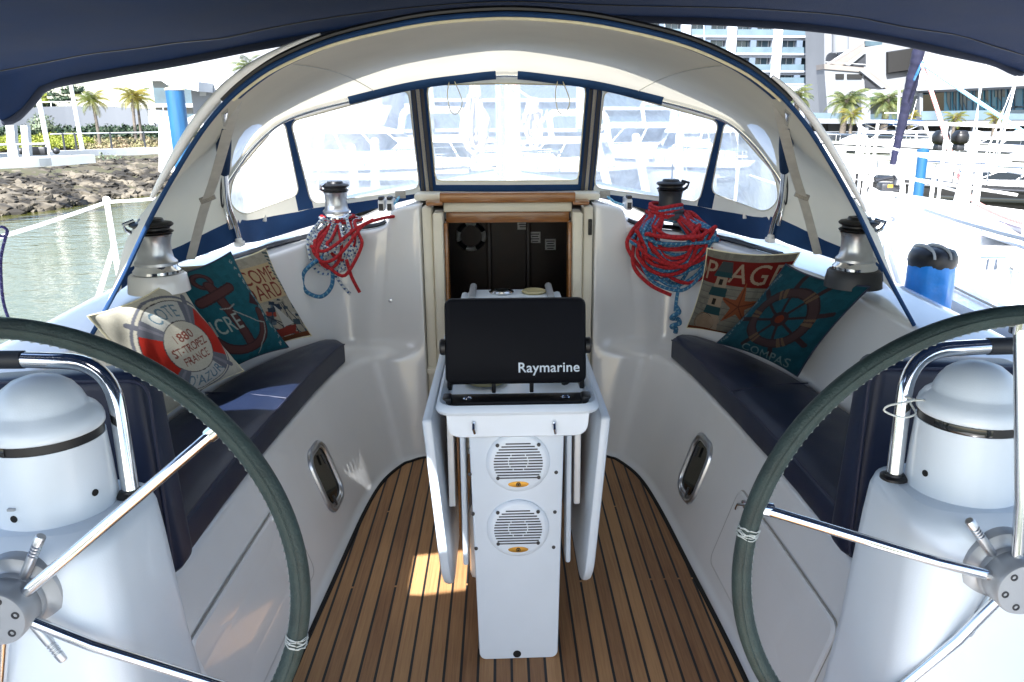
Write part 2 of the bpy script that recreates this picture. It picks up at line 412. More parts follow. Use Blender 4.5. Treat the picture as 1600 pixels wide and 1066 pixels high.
def hang(o, parent):
    o.parent = parent
    if not parent.parent: o.matrix_parent_inverse = M.Translation(-parent.location)   # parts of parts already sit in world space

def tag(o, label=None, cat=None, group=None, kind=None):
    if label: o['label'] = label
    if cat: o['category'] = cat
    if group: o['group'] = group
    if kind: o['kind'] = kind
    return o

def thing(name, label, cat, loc, group=None):
    o = bpy.data.objects.new(name, None); COL.objects.link(o); o.location = V(loc); o.empty_display_size = 0.1
    return tag(o, label, cat, group)

def dup(root, delta, label, rz=0, sc=1):
    """copy of a thing with copies of its parts and sub-parts"""
    r = root.copy(); COL.objects.link(r); r.location = root.location + V(delta); r['label'] = label
    r.rotation_euler = (0, 0, rz)
    if sc != 1: r.scale = (sc, sc, sc)
    for ch in root.children:
        c = ch.copy(); COL.objects.link(c); c.parent = r
        for g in ch.children:
            d = g.copy(); COL.objects.link(d); d.parent = c
    return r

def text_tris(s, spacing=1.0, bold=0.0):
    cu = bpy.data.curves.new('t', 'FONT'); cu.body = s; cu.size = 1; cu.align_x = 'CENTER'; cu.space_character = spacing
    cu.resolution_u = 4; cu.offset = bold
    o = bpy.data.objects.new('t', cu); me = o.to_mesh(); me.calc_loop_triangles()
    v = np.array([p.co[:2] for p in me.vertices]) if len(me.vertices) else np.zeros((0, 2))
    t = [tuple(q.vertices) for q in me.loop_triangles]
    o.to_mesh_clear(); bpy.data.objects.remove(o); bpy.data.curves.remove(cu)
    return v, t
# ================================================================ the yacht we stand on
boat = thing('sailing_yacht', 'white sailing yacht with teak cockpit sole, twin seats and open companionway, seen from its helm', 'yacht', (0, 2.5, -0.8))

FL = [(.70, .3), (.70, 1.2), (.70, 2.0), (.675, 2.6), (.65, 3.1), (.615, 3.38), (.55, 3.56), (.51, 3.605), (.47, 3.64), (.42, 3.66), (.40, 3.68), (.395, 3.78)]
LP = [(.86, .3), (.86, 1.2), (.86, 1.9), (.84, 2.6), (.815, 3.1), (.785, 3.42), (.70, 3.64), (.62, 3.68), (.55, 3.70), (.425, 3.71), (.402, 3.725), (.398, 3.80)]
BK = [(1.23, .3), (1.23, 1.2), (1.23, 1.9), (1.205, 2.55), (1.135, 3.05), (.985, 3.5), (.80, 3.745), (.67, 3.755), (.58, 3.755), (.425, 3.725), (.403, 3.735), (.399, 3.805)]
BZ = [.50, .50, .50, .50, .50, .50, .52, .54, .56, .59, .59, .59]
CM = [(1.33, .3, .92), (1.31, 1.2, .925), (1.29, 1.95, .935), (1.265, 2.5, .968), (1.20, 2.98, 1.01), (1.02, 3.52, 1.03), (.84, 3.77, 1.07), (.59, 3.78, 1.11), (.535, 3.775, 1.19), (.43, 3.75, 1.215), (.404, 3.765, 1.215), (.40, 3.82, 1.215)]
ED = [(1.5, .3, .93), (1.5, 1.2, .935), (1.5, 1.95, .945), (1.49, 2.5, .975), (1.44, 3.1, 1.01), (1.25, 3.88, 1.03), (.90, 4.1, 1.06), (.64, 4.1, 1.085), (.56, 4.1, 1.15), (.44, 4.05, 1.215), (.41, 4.05, 1.215), (.405, 4.05, 1.215)]
DK = [(1.93, .3, .70), (1.95, 1.2, .70), (1.95, 1.9, .71), (1.95, 2.8, .72), (1.93, 3.6, .74), (1.7, 4.3, .86), (1.1, 4.6, 1.03), (.85, 4.6, 1.06), (.7, 4.6, 1.12), (.45, 4.6, 1.2), (.43, 4.6, 1.2), (.42, 4.6, 1.2)]
NT = 90
def row(pts, sg, z=None):
    q = [(p[0] * sg, p[1], (p[2] if len(p) > 2 else (z[i] if isinstance(z, list) else z))) for i, p in enumerate(pts)]
    # shared parameter: resample every row at the same station fractions
    out = []
    k = len(q) - 1
    pts3 = [V(a) for a in q]
    for j in range(NT):
        t = k * j / (NT - 1); i = min(int(t), k - 1); f = t - i
        g = lambda n: pts3[min(max(n, 0), k)]
        a, b, c, d = g(i - 1), g(i), g(i + 1), g(i + 2)
        out.append(0.5 * ((2 * b) + (c - a) * f + (2 * a - 5 * b + 4 * c - d) * f * f + (3 * b - a - 3 * c + d) * f ** 3))
    return out

def moulding(sg):
    rows = [row(FL, sg, -0.004), row(FL, sg, 0.0), row(LP, sg, .50), row(BK, sg, BZ), row(CM, sg), row(ED, sg), row(DK, sg)]
    secs = []
    for j in range(NT):
        f = rows[1][j]; l = rows[2][j]
        inn = f - (l - f).normalized() * 0.0 + V((-sg * .075 * min(1, abs(f.x) / .6), -.03 if j > NT * .55 else 0, 0)) if False else f
        sec = [f + (f - l) * 0.02 + V((0, 0, -0.004))] + [f] + [l] + [rows[3][j], rows[4][j], rows[5][j], rows[6][j]]
        # a cove towards the sole
        off = V((l.x - f.x, l.y - f.y, 0)); off = off.normalized() if off.length > 1e-5 else V((sg, 0, 0))
        if j > NT * .62: off = (off + V((0, 1, 0)) * .6).normalized()
        sec[0] = f - off * .055 + V((0, 0, .003))
        sec[1] = f + V((0, 0, .004))
        secs.append(fillet(sec, [.07, .03, .07, .025, .05], 5))
    return secs
MOULD = {sg: moulding(sg) for sg in (-1, 1)}
m = MB()
for sg in (-1, 1): m.grid(MOULD[sg])
m.build('cockpit_moulding', 'gel', boat, smooth=60)

# teak sole
m = MB(); a = row(FL, 1, 0.006); a = [V((p.x - .03, p.y - .03 * (i / NT), p.z)) for i, p in enumerate(a) if p.y < 3.70]
b = [V((-p.x, p.y, p.z)) for p in a]
m.grid([b, [V((p.x * .33, p.y, p.z)) for p in b], [V((p.x * .33, p.y, p.z)) for p in a], a])
m.build('teak_sole', 'teak', boat, smooth=0)
m = MB()   # dark caulk border round the sole
for sg in (-1, 1): m.tube([V((p.x * sg, p.y, .0045)) for p in a], .0095, 6)
m.build('caulk_border', 'hole', boat)
m = MB(); m.span((-.80, -.9, -.03), (.80, 3.8, -.006)); m.build('sole_pan', 'gel', boat)

# bench front helpers
def bench(y, h, sg, off=0.0):
    lo = row(FL, sg, 0.0); hi = row(LP, sg, .50)
    best = min(range(NT), key=lambda j: abs(lo[j].y - y) if j < NT * .7 else 9)
    j = best; jj = j + 1 if lo[j].y < y else j - 1
    f = (y - lo[j].y) / (lo[jj].y - lo[j].y) if abs(lo[jj].y - lo[j].y) > 1e-6 else 0
    a = lo[j].lerp(lo[jj], f); b = hi[j].lerp(hi[jj], f); b.y = y; a.y = y
    p = a.lerp(b, h / .50)
    t = (lo[jj] - lo[j]); t = t if t.y > 0 else -t
    n = t.cross(b - a).normalized()
    if n.x * sg > 0: n = -n
    return p + n * off
def rpoly(y0, y1, h0, h1, r, skew=0, n=5):
    out = []
    for (cy, ch, a0) in ((y1 - r, h1 - r, 0), (y0 + r, h1 - r, 90), (y0 + r, h0 + r, 180), (y1 - r, h0 + r, 270)):
        for i in range(n + 1):
            a = radians(a0 + 90 * i / n); out.append((cy + r * cos(a), ch + r * sin(a)))
    return out
for sg in (-1, 1):
    # locker lid, raised a few mm with a shadow gap round it
    pl = rpoly(1.72, 2.52, .07, .355, .035)
    mm = MB(); top = [bench(y, h, sg, .007) for y, h in pl]; bot = [bench(y, h, sg, -.02) for y, h in pl]
    mm.grid([bot, top], closed=True); cy = bench(2.12, .21, sg, .007)
    ins = [bench(2.12 + (y - 2.12) * .97, .2125 + (h - .2125) * .94, sg, .0105) for y, h in pl]
    mm.grid([top, ins], closed=True)
    k = len(ins); mid = [p.lerp(cy, .5) for p in ins]; mm.grid([ins, mid], closed=True); mm.add(mid, [tuple(range(k))])
    lid = mm.build('locker_lid', 'gel', boat, smooth=35)
    g = MB(); pg = rpoly(1.7155, 2.5245, .0655, .3595, .038)
    g.add([bench(y, h, sg, .0015) for y, h in pg], [tuple(range(len(pg)))]); g.build('lid_gap', 'zipg', lid, smooth=0)
    lt = MB(); c = bench(2.42, .335, sg, .012)
    lt.box(c, (.02, .05, .022), .006); lt.tube([bench(2.40, .345, sg, .02), bench(2.44, .325, sg, .03), bench(2.46, .30, sg, .02)], .005, 8)
    lt.build('latch', 'steel', lid)
    # opening port in the bench front
    pf = [(2.86, .345), (3.02, .36), (3.05, .33), (3.05, .16), (3.02, .12), (2.86, .105), (2.83, .135), (2.83, .31)]
    pf = [(y, h) for y, h in rpoly(2.84, 3.03, .12, .36, .055)]
    fr = MB(); pts = [bench(y, h, sg, .004) for y, h in pf]
    fr.tube(pts, .0115, 8, closed=True)
    pin = [bench(2.935 + (y - 2.935) * .88, .24 + (h - .24) * .88, sg, .006) for y, h in pf]
    fr.tube(pin, .006, 6, closed=True)
    port = fr.build('port_frame', 'brushed', boat)
    gl = MB(); gl.add([bench(y, h, sg, .003) for y, h in pf], [tuple(range(len(pf)))]); gl.build('port_glass', 'glassd', port, smooth=0)
    hd = MB(); hd.tube([bench(2.9, .13, sg, .012), bench(2.9, .17, sg, .014)], .005, 6); hd.build('port_catch', 'dkm', port)
    hd = MB(); hd.tube([bench(2.96, .32, sg, .012), bench(2.96, .28, sg, .014)], .005, 6); hd.build('port_catch', 'dkm', port)
    # slotted track along the coaming top
    tr = MB(); cm = [p for p in row(CM, sg)]; ed = row(ED, sg)
    lo = [a.lerp(b, .3) + V((0, 0, .012)) for a, b in zip(cm, ed)][int(NT * .42):int(NT * .66)]
    tr.tube(lo, .012, 6, flat=(1.6, .8)); tr.build('genoa_track', 'dkm', boat)
    wv = MB(); q = [a.lerp(b, .55) + V((0, 0, .02)) for a, b in zip(cm, ed)]
    q = q[int(NT * .50):int(NT * .57)]
    wv.tube(q, .026, 8, flat=(1.1, .6)); wv.build('vent_strip', 'white', boat)

# companionway
for sg in (-1, 1):
    j = MB()
    j.span((sg * .352, 3.735, 0.02), (sg * .397, 3.86, 1.205), .008)
    j.span((sg * .300, 3.700, .42), (sg * .345, 3.85, 1.182), .008)
    j.span((sg * .343, 3.75, .02), (sg * .354, 3.86, 1.17), .002)
    j.build('companionway_jamb', 'cream', boat)
    w = MB(); w.span((sg * .282, 3.745, .42), (sg * .299, 3.84, 1.13), .003); w.build('wooden_stop', 'wood', boat)
    w = MB(); w.box((sg * .345, 3.80, 1.222), (.075, .20, .014), .004, rot=M.Rotation(-.1 * sg, 3, 'Z')); w.build('hatch_runner', 'wood', boat)
m = MB(); m.span((-.40, 3.74, 0.0), (.40, 3.86, .42), .01); m.span((-.40, 3.71, .40), (.40, 3.86, .435), .01); m.build('companionway_sill', 'cream', boat)
m = MB(); m.span((-.315, 3.755, 1.222), (.315, 3.81, 1.268), .004); m.build('hatch_board', 'wood', boat)
m = MB(); m.span((-.30, 3.77, 1.178), (.30, 3.83, 1.221), .006); m.span((-.44, 3.83, 1.224), (.44, 4.7, 1.258), .010); m.build('sliding_hatch', 'cream', boat)
m = MB(); m.span((-.29, 3.80, 1.125), (.29, 3.84, 1.177), .003); m.build('header_board', MT['wood'], boat)
# saloon seen through it
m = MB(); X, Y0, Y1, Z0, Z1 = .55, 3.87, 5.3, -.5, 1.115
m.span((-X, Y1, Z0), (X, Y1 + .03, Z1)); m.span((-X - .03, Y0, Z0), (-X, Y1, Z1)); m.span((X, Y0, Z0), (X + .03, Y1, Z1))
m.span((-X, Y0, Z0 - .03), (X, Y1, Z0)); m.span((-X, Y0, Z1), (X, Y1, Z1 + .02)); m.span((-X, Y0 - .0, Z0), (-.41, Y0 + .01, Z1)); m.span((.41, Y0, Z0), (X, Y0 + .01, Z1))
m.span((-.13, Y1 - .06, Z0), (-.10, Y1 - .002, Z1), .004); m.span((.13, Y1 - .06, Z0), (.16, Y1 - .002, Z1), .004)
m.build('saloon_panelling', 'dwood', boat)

# foredeck, coachroof and hull
m = MB(); rows = []
for i in range(16):
    t = i / 15; y = 4.45 + 6.6 * t; hb = 1.95 * (1 - max(0, (t - .25) / .75) ** 1.9) + .04
    ct = 1.25 * max(.0, 1 - t * 1.05); zc = 1.195 - .30 * t
    zd = .74 + .16 * t
    zt = max(zd + .02, zc)
    rows.append([(-hb, y, zd), (-min(hb * .96, ct + .35), y, zd + .02), (-ct * .95, y, zt - .07), (-ct * .5, y, zt - .01), (0, y, zt), (ct * .5, y, zt - .01), (ct * .95, y, zt - .07), (min(hb * .96, ct + .35), y, zd + .02), (hb, y, zd)])
m.grid(rows); m.build('foredeck', 'gel', boat, smooth=60)
m = MB(); rows = []
for i in range(24):
    t = i / 23; y = -.6 + 11.7 * t; hb = 1.95 * (1 - max(0, (t - .55) / .45) ** 1.9) + .04; zd = .70 + .2 * max(0, t - .4) / .6
    for sg in (0,): pass
    rows.append([(-hb, y, zd), (-hb * .99, y, .2), (-hb * .9, y, -.4), (-hb * .7, y, -1.0)])
m.grid(rows); m.grid([[(-x, y, z) for x, y, z in r] for r in rows]); m.build('hull', 'gel', boat, smooth=60)
for sg in (-1, 1):
    m = MB(); m.tube([(sg * (1.95 if y < 5.5 else 1.95 * (1 - ((y - 5.5) / 5.5) ** 1.9)), y, .74 + max(0, y - 4) * .028) for y in [.3 + .35 * i for i in range(31)]], .02, 6, flat=(1, 1.4)); m.build('toe_rail', 'brushed', boat)
# stanchions and lifelines of our own side decks
for sg, ys in ((-1, (1.5, 3.95, 6.2)), (1, (1.5, 3.95, 6.2))):
    tops = []
    for y in ys:
        m = MB(); x = sg * (1.9 - (.12 if y > 5 else 0)); m.tube([(x, y, .70), (x * 1.005, y, 1.22)], .0125, 10); m.ball((x * 1.005, y, 1.225), .018); tops.append(V((x * 1.005, y, 1.215)))
        if y == 3.95: m.tube([(x, y, 1.02), (x + sg * .0, y - .32, .72)], .011, 8)
        m.build('stanchion', 'white', boat)
    m = MB(); pts = []
    for a, b in zip(tops, tops[1:]):
        for i in range(8): q = a.lerp(b, i / 8); pts.append(q - V((0, 0, .05 * sin(pi * i / 8))))
    m.tube(pts, .008, 8); m.build('lifeline', 'white', boat)
tagm = None

# mast of our own boat with ropes at it
mast = thing('mast', 'white mast ahead of the hazy centre window, dressed with hanging halyards', 'mast', (0, 6.9, .9))
m = MB(); m.tube([(0.03, 6.9, .95), (0.03, 6.9, 8.5)], .075, 20, flat=(1, 1.3)); m.build('spar', 'white', mast)
m = MB(); m.lathe([(.13, 0), (.13, .04), (.09, .06)], (0.03, 6.9, 1.0)); m.build('mast_collar', 'dkm', mast)
for k, (x, mt_) in enumerate(((-.055, 'rlb'), (-.02, 'rlb'), (.10, 'rp'), (.125, 'rc'))):
    m = MB(); m.tube([(x, 6.77, 1.1), (x * .9, 6.76, 5)], .012, 6); m.build('halyard', mt_, mast)
rnd = random.Random(4)
for k, (xc, top, bot, n, col, lab) in enumerate(((-.24, 1.88, 1.30, 14, 'rc', 'pale bundle of rope hung in long loops left of the mast'), (.24, 1.76, 1.34, 9, 'rc', 'slimmer pale bundle of rope hung right of the mast'))):
    m = MB()
    for i in range(n):
        w = rnd.uniform(.03, .11); b = bot + rnd.uniform(0, .18); x0 = xc + rnd.uniform(-.03, .03); y = 6.75 + rnd.uniform(-.04, .04)
        m.tube(catmull([(x0, y, top), (x0 - w * .6, y, top - .18), (x0 - w, y - .01, b + .12), (x0 - w * .3, y, b), (x0 + w * .5, y, b + .02), (x0 + w, y, b + .16), (x0 + w * .5, y, top - .2)], 26, closed=True), .009, 6, closed=True)
    m.tube([(xc - .05, 6.72, top - .12), (xc + .05, 6.70, top - .1), (xc + .05, 6.8, top - .12), (xc - .05, 6.8, top - .1)], .011, 6, closed=True)
    m.tube([(xc, 6.75, top - .02), (0.03, 6.80, top + .12)], .01, 6)
    tag(m.build('rope_bundle', col), lab, 'rope', 'halyard tails hung at the mast')
for sg in (-1, 1):
    m = MB(); m.tube([(sg * 1.5, 6.3, .8), (sg * .15, 6.9, 8)], .005, 6); m.tube([(sg * 1.62, 6.2, .8), (sg * 1.0, 6.7, 8)], .006, 6)
    tag(m.build('shroud', 'steel'), 'thin steel shrouds rising from the %s side deck beside the mast' % ('port (left)' if sg < 0 else 'starboard (right)'), 'rigging')

c = P(922, 355, y=3.728); m = MB(); m.box(c, (.018, .014, .075), .004); m.box(c + V((0, -.009, .01)), (.008, .008, .03), .003); m.build('door_latch', 'black', boat)
for px, py, r, mt_ in ((1118, 640, .012, 'dkm'), (610, 470, .010, 'brushed'), (958, 470, .010, 'brushed')):
    c = P(px, py, y=3.755 if py < 500 else 2.75)
    if py < 500: m = MB(); m.lathe([(r, 0), (r, .003), (.001, .005)], c, 14, rot=M.Rotation(pi / 2, 3, 'X')); m.build('snap_stud', mt_, boat)
# saloon ornaments
m = MB(); c = P(736, 369, y=5.28); rr = .085
for i in range(8):
    pts = [c + V((rr * cos(a), 0, rr * sin(a))) for a in [radians(45 * i + 22 + 45 * j / 6) for j in range(7)]]
    m.tube(pts, .026, 8, mi=i % 2, flat=(1, .6))
tag(m.build('ring_ornament', ['dkm', 'white']), 'small white and dark life ring hung on the wood inside the companionway', 'ornament')
for k, (x, y, n, lab) in enumerate(((817, 353, 2, 'white notice highest up on the dark saloon wall'), (836, 371, 4, 'white notice in the middle of three on the dark saloon wall'), (860, 382, 4, 'white notice lowest and farthest right on the dark saloon wall'))):
    c = P(x, y, y=5.295); m = MB(); m.box(c, (.072, .004, .074 if n > 2 else .05), 0)
    for i in range(n): m.box(c + V((0, -.003, (.022 if n > 2 else .01) - .016 * i)), (.055 - .012 * (i % 2), .002, .006), 0, 1)
    tag(m.build('notice', ['white', 'dkm'], smooth=0), lab, 'notice', 'notices inside the saloon')

# ================================================================ cockpit table
tb = thing('cockpit_table', 'white drop-leaf cockpit table with two round speakers in its pedestal', 'table', (0.01, 2.6, 0))
m = MB()
pl = [(-.125, .0)]
def col_face(x0t, x1t, x0b, x1b, z0, z1, r):
    pts = []
    for (cx, cz, a0) in ((x1t - .004, z1 - .004, 0), (x0t + .004, z1 - .004, 90), (x0b + r, z0 + r, 180), (x1b - r, z0 + r, 270)):
        rr = r if a0 >= 180 else .004
        for i in range(6):
            a = radians(a0 + 18 * i); pts.append((cx + rr * cos(a), cz + rr * sin(a)))
    return pts
RX = M.Rotation(pi / 2, 3, 'X')      # local xy -> world xz, local z -> -y
f = col_face(-.131, .139, -.115, .125, .006, .80, .022)
m.prism(f, .022, RX, (0, 2.12, 0), bev=.007)
m.build('front_panel', 'gelg', tb)
m = MB(); m.span((-.118, 2.122, .01), (.126, 2.52, .76), .012); m.span((-.16, 2.55, .0), (.165, 3.3, .30), .02); m.build('pedestal', 'gel', tb)
for sg in (-1, 1):
    m = MB(); m.span((sg * .150 + .004, 2.2, .27), (sg * .166 + .004, 2.27, .76), .006); m.build('leaf_support', 'gelg', tb)
    m = MB(); m.span((sg * .185, 2.28, .43), (sg * .205, 2.33, .72), .004); m.build('leaf_bracket', 'white', tb)
    m = MB(); m.span((sg * .172, 2.33, .30), (sg * .180, 2.9, .70), .003); m.build('wooden_slide', 'wood', tb)
    # drop leaf: thick rounded panel hinged to the top
    pts = []
    for (cy, cz, r, a0) in ((3.40, .755, .012, 0), (2.172, .755, .014, 90), (2.30, .305, .135, 180), (3.25, .32, .15, 270)):
        for i in range(7):
            a = radians(a0 + 15 * i); pts.append((cy + r * cos(a), cz + r * sin(a)))
    rot = M(((0, 0, 1), (1, 0, 0), (0, 1, 0)))
    mm = MB(); mm.prism(pts, .03, rot, (-.015, 0, 0), bev=.011)
    tilt = .075 * sg
    mm.v = [((sg * .258 + .006) + (x) + (z - .765) * tilt, y, z) for x, y, z in mm.v]
    mm.build('drop_leaf', 'gelg', tb)
# top: long moulded tray
m = MB()
def tray_sec(y, z0, z1, hw, r=.04, wall=.022):
    o = fillet([(-hw + .016, y, z1 - .016), (-hw + .022, y, z0), (hw - .022, y, z0), (hw - .016, y, z1 - .016)], r, 5)
    return o
rows = [tray_sec(y, z0, .842, .212) for y, z0 in ((2.055, .756), (2.07, .748), (2.5, .748), (3.3, .75), (3.42, .752))]
m.grid(rows); m.add(rows[0], [tuple(range(len(rows[0])))]); m.add(rows[-1], [tuple(range(len(rows[-1])))])
rim = [(x, y) for x, y in rpoly(-.222, .222, 2.035, 3.44, .05)]
def loop(off, z, c=(0, 2.7375)):
    return [V((c[0] + (x - c[0]) * (1 + off / .222), c[1] + (y - c[1]) * (1 + off / .70), z)) for x, y in rim]
m.grid([loop(-.012, .822), loop(0, .825), loop(.004, .834), loop(0, .846), loop(-.007, .852), loop(-.014, .848), loop(-.022, .842), loop(-.028, .80)], closed=True)
fl = loop(-.028, .80); m.add(fl, [tuple(range(len(fl)))])
m.v = [(x + .008, y, z) for x, y, z in m.v]
m.build('tray_top', 'gelg', tb)
for x in (740, 866):
    c = P(x, 668, y=2.05); q = MB(); q.ball(c + V((0, .0, .012)), .006, 0, 8); q.tube([c + V((0, -.004, .012)), c + V((0, -.014, 0)), c + V((.003, -.008, -.014))], .0045, 8); q.build('hook', 'steel', tb)
# instrument block at the far end
m = MB(); m.box((.008, 3.42, .795), (.40, .30, .12), .03, seg=3); m.box((.008, 3.40, .85), (.34, .26, .02), .008); m.build('instrument_block', 'gelg', tb)
for x, mt_, nm in ((-.035, 'steel', 'compass_dial'), (.108, 'amber', 'round_lid')):
    c = V((x - .0, 3.45, .861))
    q = MB(); q.lathe([(.052, 0), (.055, .006), (.046, .012), (.04, .010)], c, 32); o = q.build(nm, mt_, tb)
    if mt_ == 'steel': q = MB(); q.lathe([(.040, 0), (.036, .006), (.001, .010)], c + V((0, 0, .009)), 28); q.box(c + V((.0, .0, .017)), (.05, .006, .004), 0); q.build('dial_glass', 'glassd', o)
for sg in (-1, 1):
    q = MB(); q.tube([(sg * .168 + .008, 3.30, .868), (sg * .168 + .008, 3.54, .872)], .0155, 12); q.build('grab_bar', 'anod', tb)
    q = MB(); q.box((sg * .205 + .008, 3.40, .83), (.03, .22, .05), .012); q.build('bar_bracket', 'gelg', tb)
# cup hollow in the tray, tea-coloured
q = MB(); q.lathe([(.06, .0), (.066, .012), (.058, .014), (.05, .004)], (-.085, 2.40, .802), 28); q.build('cup_holder', 'amber', tb)
q = MB(); q.lathe([(.06, .0), (.066, .03), (.058, .032), (.05, .004)], (.13, 2.45, .802), 28); q.build('cup_holder', 'gelg', tb)
# speakers
for cx, cz in ((.008, .66), (.006, .452)):
    yf = 2.098
    s = MB(); s.lathe([(.0905, 0), (.0905, .004), (.086, .009), (.076, .012), (.001, .012)], (cx, yf, cz), 48, rot=M.Rotation(pi / 2, 3, 'X'))
    spk = s.build('speaker', 'gelg', tb)
    g = MB()
    n = 13
    for i in range(n):
        z = -.052 + .104 * i / (n - 1) + .008; hw = sqrt(max(.0001, .0695 ** 2 - z * z))
        if i in (0, 1, n - 2, n - 1): segs = [(-hw, hw)]
        else:
            k = sqrt(max(0, .028 ** 2 - (z - .006) ** 2)) if abs(z - .006) < .028 else 0
            segs = [(-hw, hw)] if k == 0 else [(-hw, -k - .0014), (-k + .0014, k - .0014), (k + .0014, hw)]
        for a, b in segs: g.box((cx + (a + b) / 2, yf - .0125, cz + z), (b - a, .002, .0034), 0)
    g.build('grille_slots', 'dkm', spk, smooth=0)
    g = MB(); g.lathe([(.03, 0), (.029, .002), (.001, .003)], (cx, yf - .0115, cz - .064), 28, rot=M.Rotation(pi / 2, 3, 'X')); g.v = [(x, y, cz - .064 + (z - cz + .064) * .3) for x, y, z in g.v]
    bd = g.build('badge', 'gold', spk)
    g = MB(); g.lathe([(.0072, 0), (.0066, .002), (.001, .0024)], (cx, yf - .0135, cz - .064), 16, rot=M.Rotation(pi / 2, 3, 'X')); g.tube([(cx + .004 * cos(a), yf - .0162, cz - .064 + .004 * sin(a)) for a in [pi * 2 * i / 12 for i in range(12)]], .0008, 5, closed=True, mi=1); g.build('badge_emblem', ['black', 'gold'], bd)
    for sx in (-1, 1):
        for sz, w in ((1, .058), (-1, .055)):
            g = MB(); g.lathe([(.0056, 0), (.005, .003), (.001, .0035)], (cx + sx * .058, yf - .0115, cz + sz * .05 + .006), 12, rot=M.Rotation(pi / 2, 3, 'X')); g.build('screw', 'dkm', spk)
for px, py in ((734, 741), (869, 738), (739, 803), (867, 800), (744, 857), (865, 855)):
    c = P(px, py, y=2.0985); g = MB(); g.lathe([(.0058, 0), (.005, .003), (.001, .0035)], c, 12, rot=M.Rotation(pi / 2, 3, 'X')); g.build('screw', 'dkm', tb)
c = P(808, 1022, y=2.0975); g = MB(); g.lathe([(.0125, 0), (.012, .001), (.001, .0012)], c, 20, rot=M.Rotation(pi / 2, 3, 'X')); g.build('drain_hole', 'hole', tb)

# ================================================================ chart plotter
pt = thing('chart_plotter', 'black covered chart plotter tilted on a bracket above the table tray', 'chart plotter', (.01, 2.25, .80))
ax = radians(-12)
RT = M.Rotation(ax, 3, 'X')
hw, hh = .203, .124
m = MB(); m.prism([(x, z) for x, z in rpoly(-hw, hw, -hh, hh, .022)], .055, RX, (0, .0, 0), bev=.012)
ctr = V((.006, 2.265, .973))
m.v = [tuple(ctr + RT @ V(v)) for v in m.v]
cov = m.build('cover', 'cover', pt)
v, t = text_tris('Raymarine', 1.03, .012)
w = v[:, 0].max() - v[:, 0].min()
sc = .176 / w
g = MB(); top = [tuple(ctr + RT @ V((.094 + (x - v[:, 0].mean() * 0) * sc, -.0565, -.090 + y * sc * .98))) for x, y in v]
g.add(top, t); g.build('lettering', 'logo', cov, smooth=0)
for sg in (-1, 1):
    g = MB(); g.lathe([(.024, 0), (.024, .012), (.02, .016), (.001, .016)], ctr + V((sg * hw, -.03, -.01)), 16, rot=M.Rotation(sg * pi / 2, 3, 'Y')); g.build('knob', 'black', pt)
g = MB(); g.box((.006, 2.15, .829), (.40, .075, .014), .005)
for sg in (-1, 1):
    g.box((.006 + sg * .195, 2.13, .838), (.026, .05, .026), .006); g.box((.006 + sg * .193, 2.24, .90), (.014, .05, .13), .004)
for x in (-.055, .055): g.box((.006 + x - .01, 2.21, .856), (.012, .02, .05), .003)
g.build('bracket', 'black', pt)
for sg in (-1, 1):
    g = MB(); g.tube([(.006 + sg * .139 + .011 * cos(a), 2.14 + .009 * sin(a), .839) for a in [2 * pi * i / 14 for i in range(14)]], .0022, 6, closed=True); g.build('screw_eye', 'steel', pt)
g = MB(); g.tube(catmull([(.05, 2.21, .86), (.055, 2.21, .885), (.09, 2.22, .892), (.135, 2.23, .885), (.15, 2.2, .86)], 16), .013, 8); g.build('cable', 'black', pt)

